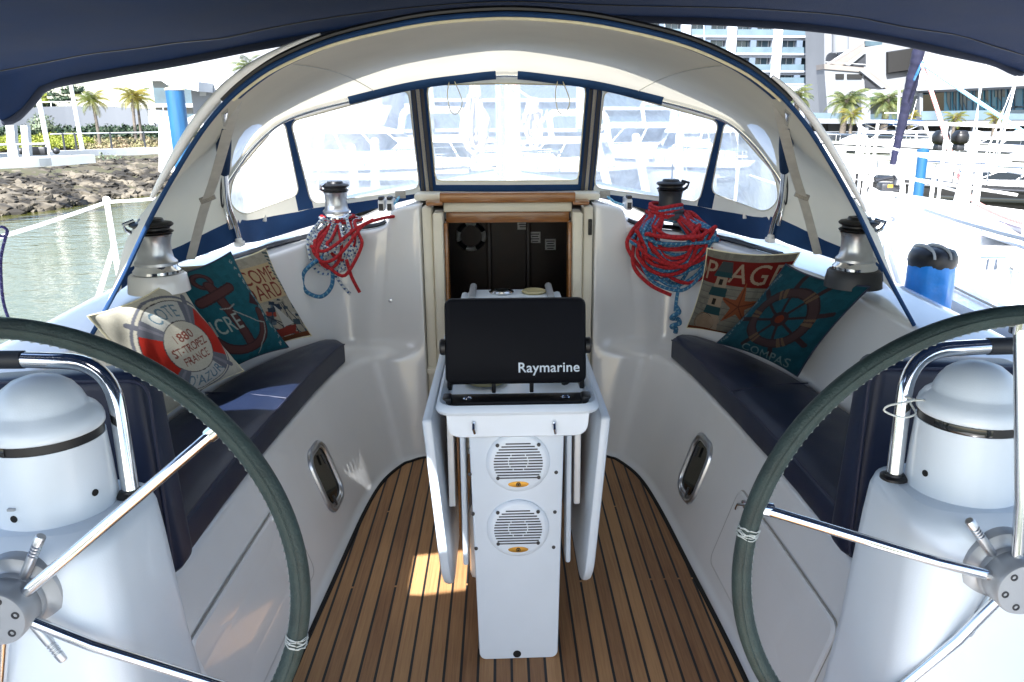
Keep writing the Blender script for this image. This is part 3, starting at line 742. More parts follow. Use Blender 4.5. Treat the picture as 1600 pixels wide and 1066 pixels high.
# ================================================================ helm pedestals and wheels
def pedestal(sg):
    side = 'left' if sg < 0 else 'right'
    t = thing('helm_pedestal', 'white helm pedestal with domed compass pod behind the %s wheel' % side, 'pedestal', (sg * .88, 1.5, 0), 'helm pedestals')
    m = MB(); rows = []
    prof = [(-.02, .60, 1.2, 1.10, 1.50), (.30, .635, 1.15, 1.135, 1.49), (.60, .668, 1.1, 1.163, 1.48), (.84, .683, 1.06, 1.183, 1.47), (.90, .688, 1.05, 1.191, 1.466), (.922, .694, 1.04, 1.203, 1.46), (.933, .712, 1.02, 1.23, 1.445)]
    for z, x0, x1, y0, y1 in prof:
        r = .07; pts = []
        for (cx, cy, a0) in ((x1 - r, y1 - r, 0), (x0 + r, y1 - r, 90), (x0 + r, y0 + r, 180), (x1 - r, y0 + r, 270)):
            for i in range(8): a = radians(a0 + 90 * i / 7); pts.append(V((sg * (cx + r * cos(a)), cy + r * sin(a), z)))
        rows.append(pts)
    m.grid(rows, closed=True); m.add(rows[-1], [tuple(range(len(rows[-1])))])
    m.build('body', 'gelg', t, smooth=50)
    c = V((sg * .832, 1.345, .924)); K = .9
    m = MB(); m.lathe([(r_ * K, z_ * K) for r_, z_ in [(.112, -.01), (.112, .004), (.1105, .008), (.1085, .08), (.1045, .155)]], c, 56)
    pod = m.build('compass_pod', 'gelg', t, smooth=50)
    m = MB(); m.lathe([(r_ * K, z_ * K) for r_, z_ in [(.100, .153), (.1025, .155), (.1025, .172), (.100, .174)]], c, 56); m.build('band', 'black', pod)
    m = MB()
    for a0, a1 in ((200, 262),):
        pts = [c + V((.1035 * K * cos(radians(a)), .1035 * K * sin(radians(a)), .1635 * K)) for a in range(a0, a1, 4)]
        m.tube(pts, .0075, 4, flat=(.25, 1))
    m.build('band_window', 'glassd', pod)
    m = MB(); m.lathe([(r_ * K, z_ * K) for r_, z_ in [(.1035, .173), (.1065, .176), (.1065, .186), (.104, .195), (.097, .206), (.084, .216), (.0815, .2195), (.079, .225), (.074, .238), (.062, .256), (.044, .270), (.022, .278), (.001, .280)]], c, 56); m.build('pod_dome', 'gelg', pod, smooth=60)
    for a, r, z in ((-100 if sg < 0 else -60, .0062, .035), (-24 if sg < 0 else -160, .0062, .055)):
        q = V((cos(radians(a)), sin(radians(a)), 0)); p = c + q * .1095 * K + V((0, 0, z * K))
        m = MB(); m.lathe([(r, 0), (r, .0015), (.001, .002)], p, 12, rot=q.to_track_quat('Z', 'Y').to_matrix()); m.build('screw_hole', 'hole', pod)
    m = MB(); q = V((cos(radians(-100 if sg < 0 else -60)), sin(radians(-100 if sg < 0 else -60)), 0)); m.box(c + q * .1085 * K + V((0, 0, .050)), (.012, .012, .004), 0); m.build('small_mark', 'anod', pod)
    # guard rail
    pts = fillet([(sg * .716, 1.375, .932), (sg * .745, 1.43, 1.172), (sg * 1.02, 1.45, 1.178), (sg * 1.06, 1.40, .93)], .085, 10)
    m = MB(); m.tube(pts, .0148, 16); rail = m.build('guard_rail', 'steel', t)
    m = MB(); q = (pts[0] - pts[1]).normalized(); m.lathe([(.026, 0), (.026, .005), (.018, .008), (.0165, .012)], pts[0] + V((0, 0, .002)), 20); m.build('rail_base', 'black', rail)
    a = V((sg * .905, 1.4425, 1.1755)); m = MB(); m.tube([a, a + V((sg * .12, 0, .001))], .0172, 12); m.build('rail_sleeve', 'dkm', rail)
    return t
for sg in (-1, 1): pedestal(sg)
# thin cord looped round the right guard rail
m = MB(); c = P(1409, 634, d=1.45); m.tube(catmull([c + V(q) for q in ((.02, 0, .012), (-.01, -.022, .014), (-.035, -.02, .008), (-.036, -.01, -.006), (-.01, -.022, -.014), (.022, -.01, -.012), (.026, .02, 0), (.045, .01, .006), (.05, .03, -.002), (.02, .028, .006))], 40, closed=True), .0019, 6, closed=True)
tag(m.build('cord_loop', 'thread'), 'thin pale cord looped round the guard rail of the right helm', 'cord')

def wheel(sg, phase):
    side = 'left' if sg < 0 else 'right'
    c = V((sg * .826, 1.215, .848)); R = .447
    t = thing('steering_wheel', 'big %s steering wheel, stitched green-grey leather rim on thin steel spokes' % side, 'steering wheel', c, 'twin steering wheels')
    N = 150
    ring = [c + V((R * cos(2 * pi * i / N), 0, R * sin(2 * pi * i / N))) for i in range(N)]
    m = MB(); m.tube(ring, .0168, 18, closed=True); rim = m.build('rim', 'leath', t)
    m = MB()                       # zig-zag stitching along the inner seam
    n = 190; pts = []
    for i in range(n * 2):
        a = 2 * pi * i / (2 * n); off = .0042 * (1 if i % 2 else -1)
        ph = pi + off / .0168 * 1.0
        r = R + .0170 * cos(ph); pts.append(c + V((r * cos(a), -.0170 * sin(ph) - .003, r * sin(a))))
    m.tube(pts, .0009, 4, closed=True); m.build('stitching', 'threadg', rim)
    m = MB(); m.tube([c + V(((R + .004) * cos(a), -.0166, (R + .004) * sin(a))) for a in [2 * pi * i / 120 for i in range(120)]], .0016, 5, closed=True); m.build('seam', 'leath', rim)
    # thread whipping at a wrap end
    wa = radians(-15 if sg < 0 else 171)
    rr_ = random.Random(5); m = MB()
    for k in range(7):
        a = wa + rr_.uniform(-.02, .02); e = V((cos(a), 0, sin(a)))
        m.tube([c + e * R + (e * cos(b) + V((0, -1, 0)) * sin(b)) * .0182 + V((rr_.uniform(-.002, .002), 0, rr_.uniform(-.002, .002))) for b in [2 * pi * i / 16 for i in range(16)]], .0009, 4, closed=True)
    m.build('whipping', 'thread', rim)
    # hub
    ry = M.Rotation(pi / 2, 3, 'X')
    hx = c + V((0, -.058, 0))
    m = MB(); m.lathe([(.074, -.12), (.074, -.030), (.071, -.025), (.053, -.023), (.05, -.020), (.05, -.014), (.048, -.010)], hx, 48, rot=ry); hub = m.build('hub', 'anod', t)
    m = MB(); m.lathe([(.0445, -.014), (.0475, -.010), (.0475, .030), (.045, .034), (.001, .034)], hx, 48, rot=ry); m.build('hub_cap', 'anod', t)
    for i in range(6):
        a = radians(60 * i + 12); p = hx + V((.033 * cos(a), -.0335, .033 * sin(a)))
        m = MB(); m.lathe([(.0062, 0), (.0062, .0015), (.0035, .0018), (.0030, .0004), (.001, .0004)], p, 14, rot=ry); m.build('cap_bolt', 'dkm', hub)
    for i in range(4):
        a = radians(90 * i + 40); p = hx + V((.063 * cos(a), .0265, .063 * sin(a)))
        m = MB(); m.lathe([(.006, 0), (.006, .002), (.003, .0022), (.001, .001)], p, 12, rot=ry); m.build('flange_bolt', 'dkm', hub)
    for i in range(5):
        a = radians(phase + 72 * i); e = V((cos(a), 0, sin(a)))
        m = MB(); m.tube([hx + e * .040 + V((0, -.005, 0)), hx + e * .14 + V((0, .002, 0)), c + e * (R - .012)], [.0095, .0095, .0088], 14); m.tube([c + e * (R - .03) + V((0, .0022, 0)), c + e * (R - .008)], .0125, 12)
        m.build('spoke', 'steel', t)
    # brake levers with grooved ends
    for a in ((62, -62) if sg < 0 else (128, 247)):
        e = V((cos(radians(a)), 0, sin(radians(a)))); b = hx + V((0, .018, 0)) + e * .045
        m = MB(); L = .085; prof = [(.0078, 0), (.0082, L * .5)]
        for k in range(4): prof += [(.0082, L * (.55 + .07 * k)), (.0064, L * (.57 + .07 * k)), (.0064, L * (.59 + .07 * k)), (.0082, L * (.60 + .07 * k))]
        prof += [(.0082, L * .97), (.0068, L), (.001, L)]
        m.lathe(prof, b, 18, rot=e.to_track_quat('Z', 'Y').to_matrix()); m.build('brake_lever', 'brushed', t)
    return t
wheel(-1, 39); wheel(1, 93)
# ================================================================ seat cushions
def seat_cushion(sg):
    side = ('left', 'under three pillows') if sg < 0 else ('right', 'under two pillows')
    t = thing('seat_cushion', 'long dark navy cushion on the %s cockpit seat, %s' % side, 'cushion', (sg * 1.0, 2.7, .50), 'cockpit seat cushions')
    I = catmull([(sg * x, y, 0) for x, y in ((.852, 1.80), (.85, 2.2), (.838, 2.6), (.812, 3.1), (.785, 3.42), (.765, 3.60))], 40)
    O = catmull([(sg * x, y, 0) for x, y in ((1.215, 1.80), (1.21, 2.2), (1.185, 2.6), (1.115, 3.08), (.975, 3.48), (.85, 3.68))], 40)
    rows = []
    for k, (a, b) in enumerate(zip(I, O)):
        e = min(k, 39 - k); q = 1 - max(0, (3 - e) / 3) ** 2 * .12
        zt = .505 + .098 * q; w = b - a
        jit = .002 * sin(k * 2.1) + .0015 * sin(k * 5.3)
        sec = [a + w * .03 + V((0, 0, .506)), a + V((0, 0, .512)) - w * jit, a - w * (.008 + jit) + V((0, 0, .55)), a + w * .0 + V((0, 0, zt - .006)), a + w * .035 + V((0, 0, zt)), *[a + w * f + V((0, 0, zt + .013 * sin(pi * f) ** .6 + .0045 * noise.noise(V((k * .55, f * 5, 2.0 + sg))) + .0025 * noise.noise(V((k * 1.3, f * 13, 7.0))))) for f in (.12, .22, .32, .42, .52, .62, .72, .82, .9)], b - w * .03 + V((0, 0, zt)), b + V((0, 0, zt - .01)), b + V((0, 0, .508))]
        rows.append(fillet(sec, .012, 3))
    m = MB(); m.grid(rows); m.add(rows[0], [tuple(range(len(rows[0])))]); m.add(rows[-1], [tuple(range(len(rows[-1])))])
    m.build('cover', 'cush', t, smooth=45)
    m = MB(); m.tube([r[12] + V((-sg * .0015, 0, .0035)) for r in rows], .0042, 6); m.build('piping', 'piping', t)
    m = MB()
    p = [I[22], O[22]]; zt = .6085
    m.tube([p[0].lerp(p[1], f) + V((0, 0, zt + .0055 * sin(pi * f))) for f in [i / 10 for i in range(11)]], .003, 5); m.build('cross_seam', 'piping', t)
    # end bolster leaning on the pedestal
    t2 = thing('backrest_cushion', 'dark navy upright bolster between the %s seat and its helm pedestal' % side[0], 'cushion', (sg * 1.05, 1.8, .56), 'bolsters behind the helms')
    m = MB(); m.box((sg * 1.04, 1.835, .765), (.40, .115, .53), .035, rot=M.Rotation(radians(3 * sg), 3, 'Y'), seg=4)
    m.build('cover', 'cush', t2, smooth=60)
    m = MB(); x0, x1, z0, z1 = .843, 1.237, .51, 1.022
    m.tube([(sg * x, 1.778, z) for x, z in rpoly(x0, x1, z0, z1, .04)], .004, 6, closed=True); ob = m.build('piping', 'piping', t2)
for sg in (-1, 1): seat_cushion(sg)

# ================================================================ printed pillows
NP = 168
UU, VV = np.meshgrid(np.linspace(0, 1, NP), np.linspace(0, 1, NP), indexing='xy')   # V runs down
class Art:
    def __init__(s, base, seed=1):
        s.c = np.zeros((NP, NP, 3)); s.c[:] = base
        s.r = np.random.RandomState(seed)
    def fill(s, mask, col, a=1.0): s.c[mask] = s.c[mask] * (1 - a) + np.array(col) * a
    def speck(s, amt):
        n = s.r.rand(NP // 8 + 1, NP // 8 + 1); n = np.kron(n, np.ones((8, 8)))[:NP, :NP]; n2 = s.r.rand(NP, NP)
        s.c *= (1 + amt * (n - .5) + amt * .6 * (n2 - .5))[..., None]
    def poly(s, pts, col, a=1.0):
        x, y = UU, VV; ins = np.zeros((NP, NP), bool); k = len(pts)
        for i in range(k):
            x0, y0 = pts[i]; x1, y1 = pts[(i + 1) % k]
            if y0 == y1: continue
            c = ((y0 > y) != (y1 > y)) & (x < (x1 - x0) * (y - y0) / (y1 - y0) + x0); ins ^= c
        s.fill(ins, col, a)
    def line(s, a, b, w, col, al=1.0):
        ax, ay = a; dx, dy = b[0] - ax, b[1] - ay; L = dx * dx + dy * dy
        t = np.clip(((UU - ax) * dx + (VV - ay) * dy) / max(L, 1e-9), 0, 1)
        s.fill((UU - ax - t * dx) ** 2 + (VV - ay - t * dy) ** 2 < (w / 2) ** 2, col, al)
    def path(s, pts, w, col, al=1.0):
        for a, b in zip(pts, pts[1:]): s.line(a, b, w, col, al)
    def ring(s, c, r0, r1, col, a0=None, a1=None, al=1.0):
        d = np.hypot(UU - c[0], VV - c[1]); m = (d > r0) & (d < r1)
        if a0 is not None:
            an = (np.degrees(np.arctan2(-(VV - c[1]), UU - c[0])) - a0) % 360; m &= an < ((a1 - a0) % 360)
        s.fill(m, col, al)
    def text(s, txt, c, h, col, w=None, rot=0, arc=None, al=1.0, spacing=1.05, bold=0):
        """arc=(cx, cy, r, angle, flip) bends the baseline round a circle"""
        v, t = text_tris(txt, spacing)
        if not len(v): return
        v = v - np.array([(v[:, 0].max() + v[:, 0].min()) / 2, .34]); sc = h / .7
        sx = sc if w is None else w / (v[:, 0].max() - v[:, 0].min())
        q = np.stack([v[:, 0] * sx, -v[:, 1] * sc], 1)
        if arc:
            cx, cy, r, a, fl = arc; an = np.radians(a) - fl * q[:, 0] / r; rr = r - fl * q[:, 1]
            q = np.stack([cx + rr * np.cos(an), cy - rr * np.sin(an)], 1)
        else:
            ca, sa = np.cos(np.radians(rot)), np.sin(np.radians(rot)); q = np.stack([c[0] + q[:, 0] * ca - q[:, 1] * sa, c[1] + q[:, 0] * sa + q[:, 1] * ca], 1)
        mask = np.zeros((NP, NP), bool)
        for i, j, k in t:
            A, B, C = q[i], q[j], q[k]
            x0, x1 = min(A[0], B[0], C[0]), max(A[0], B[0], C[0]); y0, y1 = min(A[1], B[1], C[1]), max(A[1], B[1], C[1])
            i0, i1 = max(0, int(x0 * (NP - 1)) - 1), min(NP, int(x1 * (NP - 1)) + 3); j0, j1 = max(0, int(y0 * (NP - 1)) - 1), min(NP, int(y1 * (NP - 1)) + 3)
            if i1 <= i0 or j1 <= j0: continue
            u, w_ = UU[j0:j1, i0:i1], VV[j0:j1, i0:i1]; e = .0012
            d1 = (u - B[0]) * (A[1] - B[1]) - (A[0] - B[0]) * (w_ - B[1]); d2 = (u - C[0]) * (B[1] - C[1]) - (B[0] - C[0]) * (w_ - C[1]); d3 = (u - A[0]) * (C[1] - A[1]) - (C[0] - A[0]) * (w_ - A[1])
            e2 = 1e-5
            mask[j0:j1, i0:i1] |= ~(((d1 < -e2) | (d2 < -e2) | (d3 < -e2)) & ((d1 > e2) | (d2 > e2) | (d3 > e2)))
        s.fill(mask, col, al)

def pillow(art, TL, TR, BR, BL, thick, label, back, seed=0, nback=40):
    TL, TR, BR, BL = map(V, (TL, TR, BR, BL))
    nrm = (TR - TL).cross(BL - TL).normalized()
    if nrm.dot(EYE - TL) < 0: nrm = -nrm
    rnd = random.Random(seed); ph = [rnd.uniform(0, 6) for _ in range(6)]
    def pos(u, v, sgn):
        cu, cv = 2 * u - 1, 2 * v - 1
        # edges pulled in between the corners
        u2 = u + (.5 - u) * .10 * (1 - cv * cv) * abs(cu) ** 2; v2 = v + (.5 - v) * .10 * (1 - cu * cu) * abs(cv) ** 2
        p = TL.lerp(TR, u2).lerp(BL.lerp(BR, u2), v2)
        b = max(0, (1 - cu * cu) * (1 - cv * cv)) ** .55
        wr = .006 * b ** .5 * noise.noise(V((u * 3.1 + ph[0], v * 3.3 + ph[1], seed))) + .0028 * sin(9 * (cu * ph[2] / 3 + cv) + ph[3]) * b ** .5 * (1 - b) * 2
        return p + nrm * (sgn * (thick * b) + (wr if sgn > 0 else 0))
    o = MB(); lin = np.linspace(0, 1, NP)
    o.grid([[pos(u, v, 1) for u in lin] for v in lin]); nfront = len(o.v)
    lb = np.linspace(0, 1, nback); o.grid([[pos(u, v, -1) for u in lb] for v in lb])
    ob = o.build('pillow', 'print', None, smooth=80, recalc=False)
    at = ob.data.color_attributes.new('print', 'FLOAT_COLOR', 'POINT')
    cols = np.ones((len(o.v), 4)); cols[:nfront, :3] = np.clip(art.c.reshape(-1, 3), 0, 1); cols[nfront:, :3] = back
    at.data.foreach_set('color', cols.ravel())
    tag(ob, label, 'pillow', 'nautical pillows on the cockpit seats')
    m = MB(); e = [pos(u, 0, 1) for u in lb] + [pos(1, v, 1) for v in lb[1:]] + [pos(u, 1, 1) for u in lb[::-1][1:]] + [pos(0, v, 1) for v in lb[::-1][1:-1]]
    m.tube(e, .0035, 5, closed=True); m.build('edge_seam', MT['webw'] if back[0] > .2 else MT['piping'], ob)
    return ob

BEIGE, GREY, RED, INK = (.50, .47, .38), (.13, .135, .16), (.40, .022, .012), (.10, .17, .22)
# life ring
a = Art(BEIGE, 1); c = (.52, .50)
a.speck(.08)
a.path([(.52 + .47 * cos(t), .5 - .47 * sin(t)) for t in np.linspace(0, 6.3, 80)], .022, GREY)
for q in (45, 135, 225, 315):
    e = (cos(radians(q)), -sin(radians(q))); a.line((c[0] + .40 * e[0], c[1] + .40 * e[1]), (c[0] + .50 * e[0], c[1] + .50 * e[1]), .05, GREY)
a.ring(c, .235, .435, (.05, .04, .05)); a.ring(c, .243, .427, RED)
a.ring(c, .243, .427, (.44, .44, .40), 55, 125); a.ring(c, .243, .427, (.44, .44, .40), 235, 305)
for q in (46, 134, 226, 314): a.ring(c, .232, .438, GREY, q - 11, q + 11); a.ring(c, .24, .43, (.2, .2, .23), q - 4, q + 1)
a.ring(c, 0, .232, (.52, .49, .40))
a.text('COTE', None, .115, INK, .30, arc=(c[0], c[1], .337, 90, 1)); a.text("D'AZUR", None, .115, INK, .40, arc=(c[0], c[1], .337, 270, -1))
TXT = (.22, .05, .035)
a.text('1880', (.52, .395), .075, TXT, .20); a.text('ST-TROPEZ', (.52, .50), .075, TXT, .385); a.text('FRANCE', (.52, .605), .075, TXT, .28)
a.speck(.06)
a.c *= .86
pillow(a, P(137, 494, z=1.055), P(273, 431, z=1.09), P(381, 580, z=.675), P(252, 655, z=.645), .062, 'beige pillow printed with a red and grey life ring, nearest the left helm', (.45, .42, .34), 1)
# anchor
TEAL = (.012, .115, .15)
a = Art(TEAL, 2); a.speck(.25); BR_ = (.052, .022, .026); BR2 = (.10, .04, .038)
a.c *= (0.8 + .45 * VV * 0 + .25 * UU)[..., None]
def both(fn, w, d=.028): fn(w, BR_); fn(w - d, BR2)
both(lambda w, k: a.path([(.47 + .075 * cos(t), .12 + .065 * sin(t)) for t in np.linspace(0, 6.3, 40)], w, k), .05)
both(lambda w, k: a.line((.49, .18), (.55, .80), w, k), .105); both(lambda w, k: a.line((.30, .30), (.68, .25), w, k), .095)
arc_ = [(.52 + .33 * cos(t), .50 + .34 * sin(t)) for t in np.linspace(.15, 2.75, 40)]
both(lambda w, k: a.path(arc_, w, k), .105)
a.poly([(.92, .52), (.78, .44), (.90, .36)], BR_); a.poly([(.12, .66), (.28, .60), (.15, .48)], BR_)
a.path([(.55, .45), (.63, .52), (.75, .62), (.84, .66), (.78, .74), (.66, .85), (.60, .95)], .012, (.35, .36, .33)); a.path([(.44, .40), (.53, .42), (.6, .40)], .012, (.3, .3, .28))
a.text('ANCRE', (.31, .545), .15, (.36, .42, .38), .50)
for i in range(14):
    y = .06 + .066 * i; a.text(random.Random(i).choice('enrsamuio'), (.93 - .015 * sin(i), y), .05, (.33, .38, .36), None, rot=62)
a.c *= .62
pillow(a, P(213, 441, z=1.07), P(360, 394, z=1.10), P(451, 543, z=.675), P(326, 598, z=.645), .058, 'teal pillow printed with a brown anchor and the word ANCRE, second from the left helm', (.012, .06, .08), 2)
# welcome aboard
a = Art((.36, .33, .26), 3); a.speck(.3)
a.fill((VV < .5) & (UU > .08) & (UU < .93) & (VV > .12), (.50, .38, .22)); rs = np.random.RandomState(4)
for i in range(46):
    x, y = rs.rand(), .5 + .5 * rs.rand(); w = .03 + .10 * rs.rand(); k = [(.02, .035, .06), (.42, .41, .37), (.10, .14, .17), (.30, .05, .03), (.05, .08, .1)][i % 5]
    a.poly([(x, y), (x + w, y + .02), (x + w * .8, y + w * .7), (x - .02, y + w * .5)], k)
for i in range(10): a.line((rs.rand(), .55), (rs.rand(), .98), .012, (.03, .04, .06))
for i in range(12): a.path([(.93, .02 + .04 * i), (1.0, .05 + .04 * i)], .02, (.05, .08, .09))
a.poly([(0, .93), (1, .93), (1, 1), (0, 1)], (.17, .055, .02)); a.poly([(.50, .82), (.82, .82), (.76, .92), (.55, .92)], (.22, .03, .02)); a.poly([(.63, .81), (.63, .55), (.80, .80)], (.5, .5, .46))
a.text('WELCOME', (.5, .235), .16, (.20, .035, .025), .80); a.text('ABOARD', (.5, .405), .16, (.20, .035, .025), .74)
a.c *= .68
pillow(a, (-1.23, 2.98, 1.07), P(415, 389, y=3.35), P(487, 525, y=3.48), (-1.06, 3.08, .67), .05, 'cream printed pillow reading WELCOME ABOARD, tucked behind the anchor pillow', (.3, .26, .2), 3)
# beach
a = Art((.25, .30, .28), 4); a.speck(.25)
for i in range(7): a.line((0, .40 + .075 * i), (1, .40 + .075 * i), .006, (.12, .15, .16))
a.poly([(0, .08), (1, .08), (1, .36), (0, .36)], (.20, .016, .014)); a.poly([(0, .10), (0, .34), (.06, .22)], (.3, .28, .22))
a.text('PLAGE', (.52, .22), .22, (.44, .42, .34), .92)
st = [(.60 + r_ * cos(radians(q)), .58 - r_ * sin(radians(q))) for q, r_ in zip(range(90, 450, 36), [.27, .09] * 5)]
a.poly(st, (.30, .11, .05))
for q in range(90, 450, 72): a.line((.60, .58), (.60 + .2 * cos(radians(q)), .58 - .2 * sin(radians(q))), .012, (.14, .05, .03))
a.poly([(.17, .95), (.42, .95), (.36, .22), (.24, .22)], (.42, .41, .34))
for i, (y0, y1) in enumerate(((.40, .50), (.62, .72), (.22, .28))): a.poly([(.20, y0), (.40, y0), (.41, y1), (.18, y1)], (.02, .09, .12))
a.poly([(.20, .22), (.40, .22), (.36, .10), (.24, .10)], (.06, .10, .12)); a.poly([(.27, .30), (.32, .30), (.32, .37), (.27, .37)], (.02, .02, .02)); a.poly([(.26, .53), (.31, .53), (.31, .60), (.26, .60)], (.02, .02, .02))
for k in range(6): a.ring((.22, .86), .02 + .022 * k, .03 + .022 * k, (.22, .15, .09)); 
a.ring((.22, .86), 0, .12, (.42, .37, .28), al=.55); a.ring((.36, .80), 0, .07, (.45, .41, .33), al=.7)
a.poly([(0, .95), (1, .95), (1, 1), (0, 1)], (.20, .06, .015))
a.c *= np.array([.48, .38, .33])
pillow(a, P(1105, 388, z=1.055), (1.19, 3.2, 1.07), (1.06, 3.24, .66), (.815, 3.53, .67), .055, 'printed pillow with red band, lighthouse and starfish, in the front corner of the right seat', (.25, .2, .14), 4)
# ship's wheel
TE2 = (.007, .075, .105)
a = Art(TE2, 5); a.speck(.25); c = (.50, .45); WB, WB2 = (.035, .018, .022), (.058, .034, .036)
for q in range(8):
    e = (cos(radians(45 * q + 20)), -sin(radians(45 * q + 20)))
    a.line(c, (c[0] + .44 * e[0], c[1] + .44 * e[1]), .028, WB); a.line((c[0] + .34 * e[0], c[1] + .34 * e[1]), (c[0] + .46 * e[0], c[1] + .46 * e[1]), .05, WB)
a.ring(c, .235, .345, WB); a.ring(c, .25, .33, WB2)
for q in range(0, 360, 60): a.ring(c, .235, .345, (.13, .085, .05), q, q + 7); a.ring(c, .235, .345, (.13, .085, .05), q + 10, q + 15)
a.ring(c, 0, .085, WB); a.ring(c, 0, .045, (.16, .03, .012))
a.text('COMPAS', (.60, .895), .13, (.17, .25, .25), .56)
for i, ch in enumerate('Nautique maritime'): a.text(ch, (.035 + .012 * sin(i * 1.3), .93 - .052 * i), .05, (.17, .23, .24), None, rot=-78)
a.c *= .55
pillow(a, P(1228, 413, z=1.075), P(1360, 448, z=1.06), P(1246, 588, z=.645), P(1120, 536, z=.66), .06, "teal pillow printed with a ship's wheel and the word COMPAS, on the right seat", (.012, .05, .07), 5)

# ================================================================ winches
def winch(c, k, label, drum='brushed', ang=200):
    t = thing('winch', label, 'winch', c, 'deck winches')
    c = V(c); z = lambda q: [(r * k, h * k) for r, h in q]
    m = MB(); m.lathe(z([(.082, 0), (.082, .010), (.074, .018), (.070, .030)]), c, 36); m.build('base', 'dkm' if drum != 'brushed' else 'steel', t)
    m = MB(); m.lathe(z([(.073, .030), (.073, .040), (.062, .052), (.0575, .075), (.057, .105), (.060, .128), (.066, .140), (.060, .142)]), c, 40); m.build('drum', drum, t)
    m = MB(); m.lathe(z([(.055, .141), (.070, .146), (.072, .150), (.060, .157), (.060, .163), (.072, .170), (.074, .176), (.068, .182), (.045, .185), (.040, .196), (.020, .197), (.018, .186), (.001, .186)]), c, 36); jaw = m.build('self_tailer', 'black', t)
    e = V((cos(radians(ang)), sin(radians(ang)), 0)); u = V((-e.y, e.x, 0))
    m = MB(); m.tube([c + e * .066 * k + V((0, 0, .146 * k)), c + e * .084 * k + V((0, 0, .158 * k)), c + e * .088 * k + u * .02 * k + V((0, 0, .18 * k)), c + e * .055 * k + V((0, 0, .19 * k))], .0075 * k, 8); m.build('feeder_arm', 'steel' if drum == 'brushed' else 'dkm', jaw)
    return t
winch(P(246, 426, y=2.70), .92, 'big silver winch on the left coaming behind the life ring pillow')
winch(P(1335, 420, y=2.70), .92, 'big winch with black base on the right coaming beside the cream side panel', ang=-40)
winch(P(527, 341, y=3.87), .88, 'small silver winch with black top on the cabin edge, left of the companionway', ang=215)
winch(P(1046, 341, y=3.87), .95, 'small dark winch hung with red and blue rope, right of the companionway', drum='dkm', ang=-30)
for sg in (-1, 1):
    m = MB(); c = P(246 if sg < 0 else 1335, 426 if sg < 0 else 420, y=2.70); m.lathe([(.098, -.062), (.094, -.03), (.090, -.008), (.084, -.002), (.001, -.001)], c, 40, mi=0)
    tag(m.build('winch_plinth', 'gel' if sg < 0 else 'dkm'), 'round moulded plinth under the %s' % ('big silver winch on the left coaming' if sg < 0 else 'big black based winch on the right coaming'), 'plinth')

# ================================================================ ropes on the winches
def hank(name, matn, xc, n, w, zb, zt, r, label, seed, ysh=0, extra=None, grp=None, skew=0):
    rnd = random.Random(seed); m = MB()
    for i in range(n):
        ww = w * rnd.uniform(.55, 1.05); b = rnd.uniform(*zb); x0 = xc + rnd.uniform(-.035, .035); y = 3.685 + ysh + rnd.uniform(-.03, .012)
        dx = rnd.uniform(-.05, .05) + skew; t = zt + rnd.uniform(-.02, .015); tl = rnd.uniform(-.03, .03); tr = rnd.uniform(-.03, .03)
        j = lambda q=.010: rnd.uniform(-q, q)
        m.tube(catmull([(x0, 3.955, t + .02), (x0 - .065, 3.91, t + .015), (x0 - ww * .55, 3.82, t + .005 + j()), (x0 - ww * .92, y + .06, t - .05 + tl), (x0 - ww + j(), y + .015, t - .45 * (t - b) + tl), (x0 - ww * .62 + dx * .6 + j(.02), y, b + .16 * (t - b)), (x0 + dx, y - .006, b + j()),
                        (x0 + ww * .62 + dx * .6 + j(.02), y, b + .16 * (t - b)), (x0 + ww + j(), y + .015, t - .45 * (t - b) + tr), (x0 + ww * .92, y + .06, t - .05 + tr), (x0 + ww * .55, 3.82, t + .005 + j()), (x0 + .065, 3.91, t + .015)], 64, closed=True), r, 8, closed=True)
    for i in range(max(2, n // 4)):      # turns round the winch itself
        zz = zt + .006 + i * r * 1.9; m.tube([(xc - .01 + (.062 + r) * cos(q) + .006 * sin(3 * q + i), 3.87 + (.058 + r) * sin(q), zz + .007 * sin(q * 2 + i)) for q in [2 * pi * k / 28 for k in range(28)]], r, 8, closed=True)
    for p in extra or []: m.tube(catmull(p, 40), r, 8)
    return tag(m.build(name, matn), label, 'rope', grp)
G = 'ropes hung on the cabin winches'
hank('coiled_rope', 'rw', -.805, 9, .112, (.89, 1.01), 1.12, .0075, 'white and navy flecked rope looped round the small silver winch', 11, grp=G, extra=[[(-.78, 3.70, 1.0), (-.80, 3.66, .93), (-.77, 3.665, .86), (-.735, 3.67, .815)]])
hank('coiled_rope', 'rr', -.80, 4, .10, (.90, 1.0), 1.125, .0078, 'bright red rope looped among the white rope on the left cabin winch', 12, ysh=-.012, grp=G, extra=[[(-.70, 3.67, 1.08), (-.66, 3.70, 1.13), (-.58, 3.74, 1.155), (-.50, 3.80, 1.16)], [(-.74, 3.655, .98), (-.72, 3.65, .90), (-.69, 3.66, .825)], [(-.62, 3.74, 1.15), (-.70, 3.70, 1.11), (-.83, 3.66, 1.02), (-.9, 3.67, 1.04)]])
c = V((-.875, 3.655, .86))
m = MB(); m.tube(catmull([c + V((.07, .0, .09)), c + V((.062, -.005, .0)), c + V((.01, -.012, -.05)), c + V((-.06, -.008, -.02)), c + V((-.065, -.004, .05)), c + V((-.02, -.008, .10)), c + V((.03, 0, .13))], 40), .0095, 8)
tag(m.build('coiled_rope', 'rb'), 'single hanging loop of grey-blue rope below the white rope bundle', 'rope', G)
hank('coiled_rope', 'rb', .775, 19, .172, (.82, 1.04), 1.125, .0085, 'blue rope in a big bundle of loops right of the companionway', 21, ysh=.0, grp=G, extra=[[(.80, 3.66, .85), (.79, 3.655, .78), (.785, 3.65, .72)]])
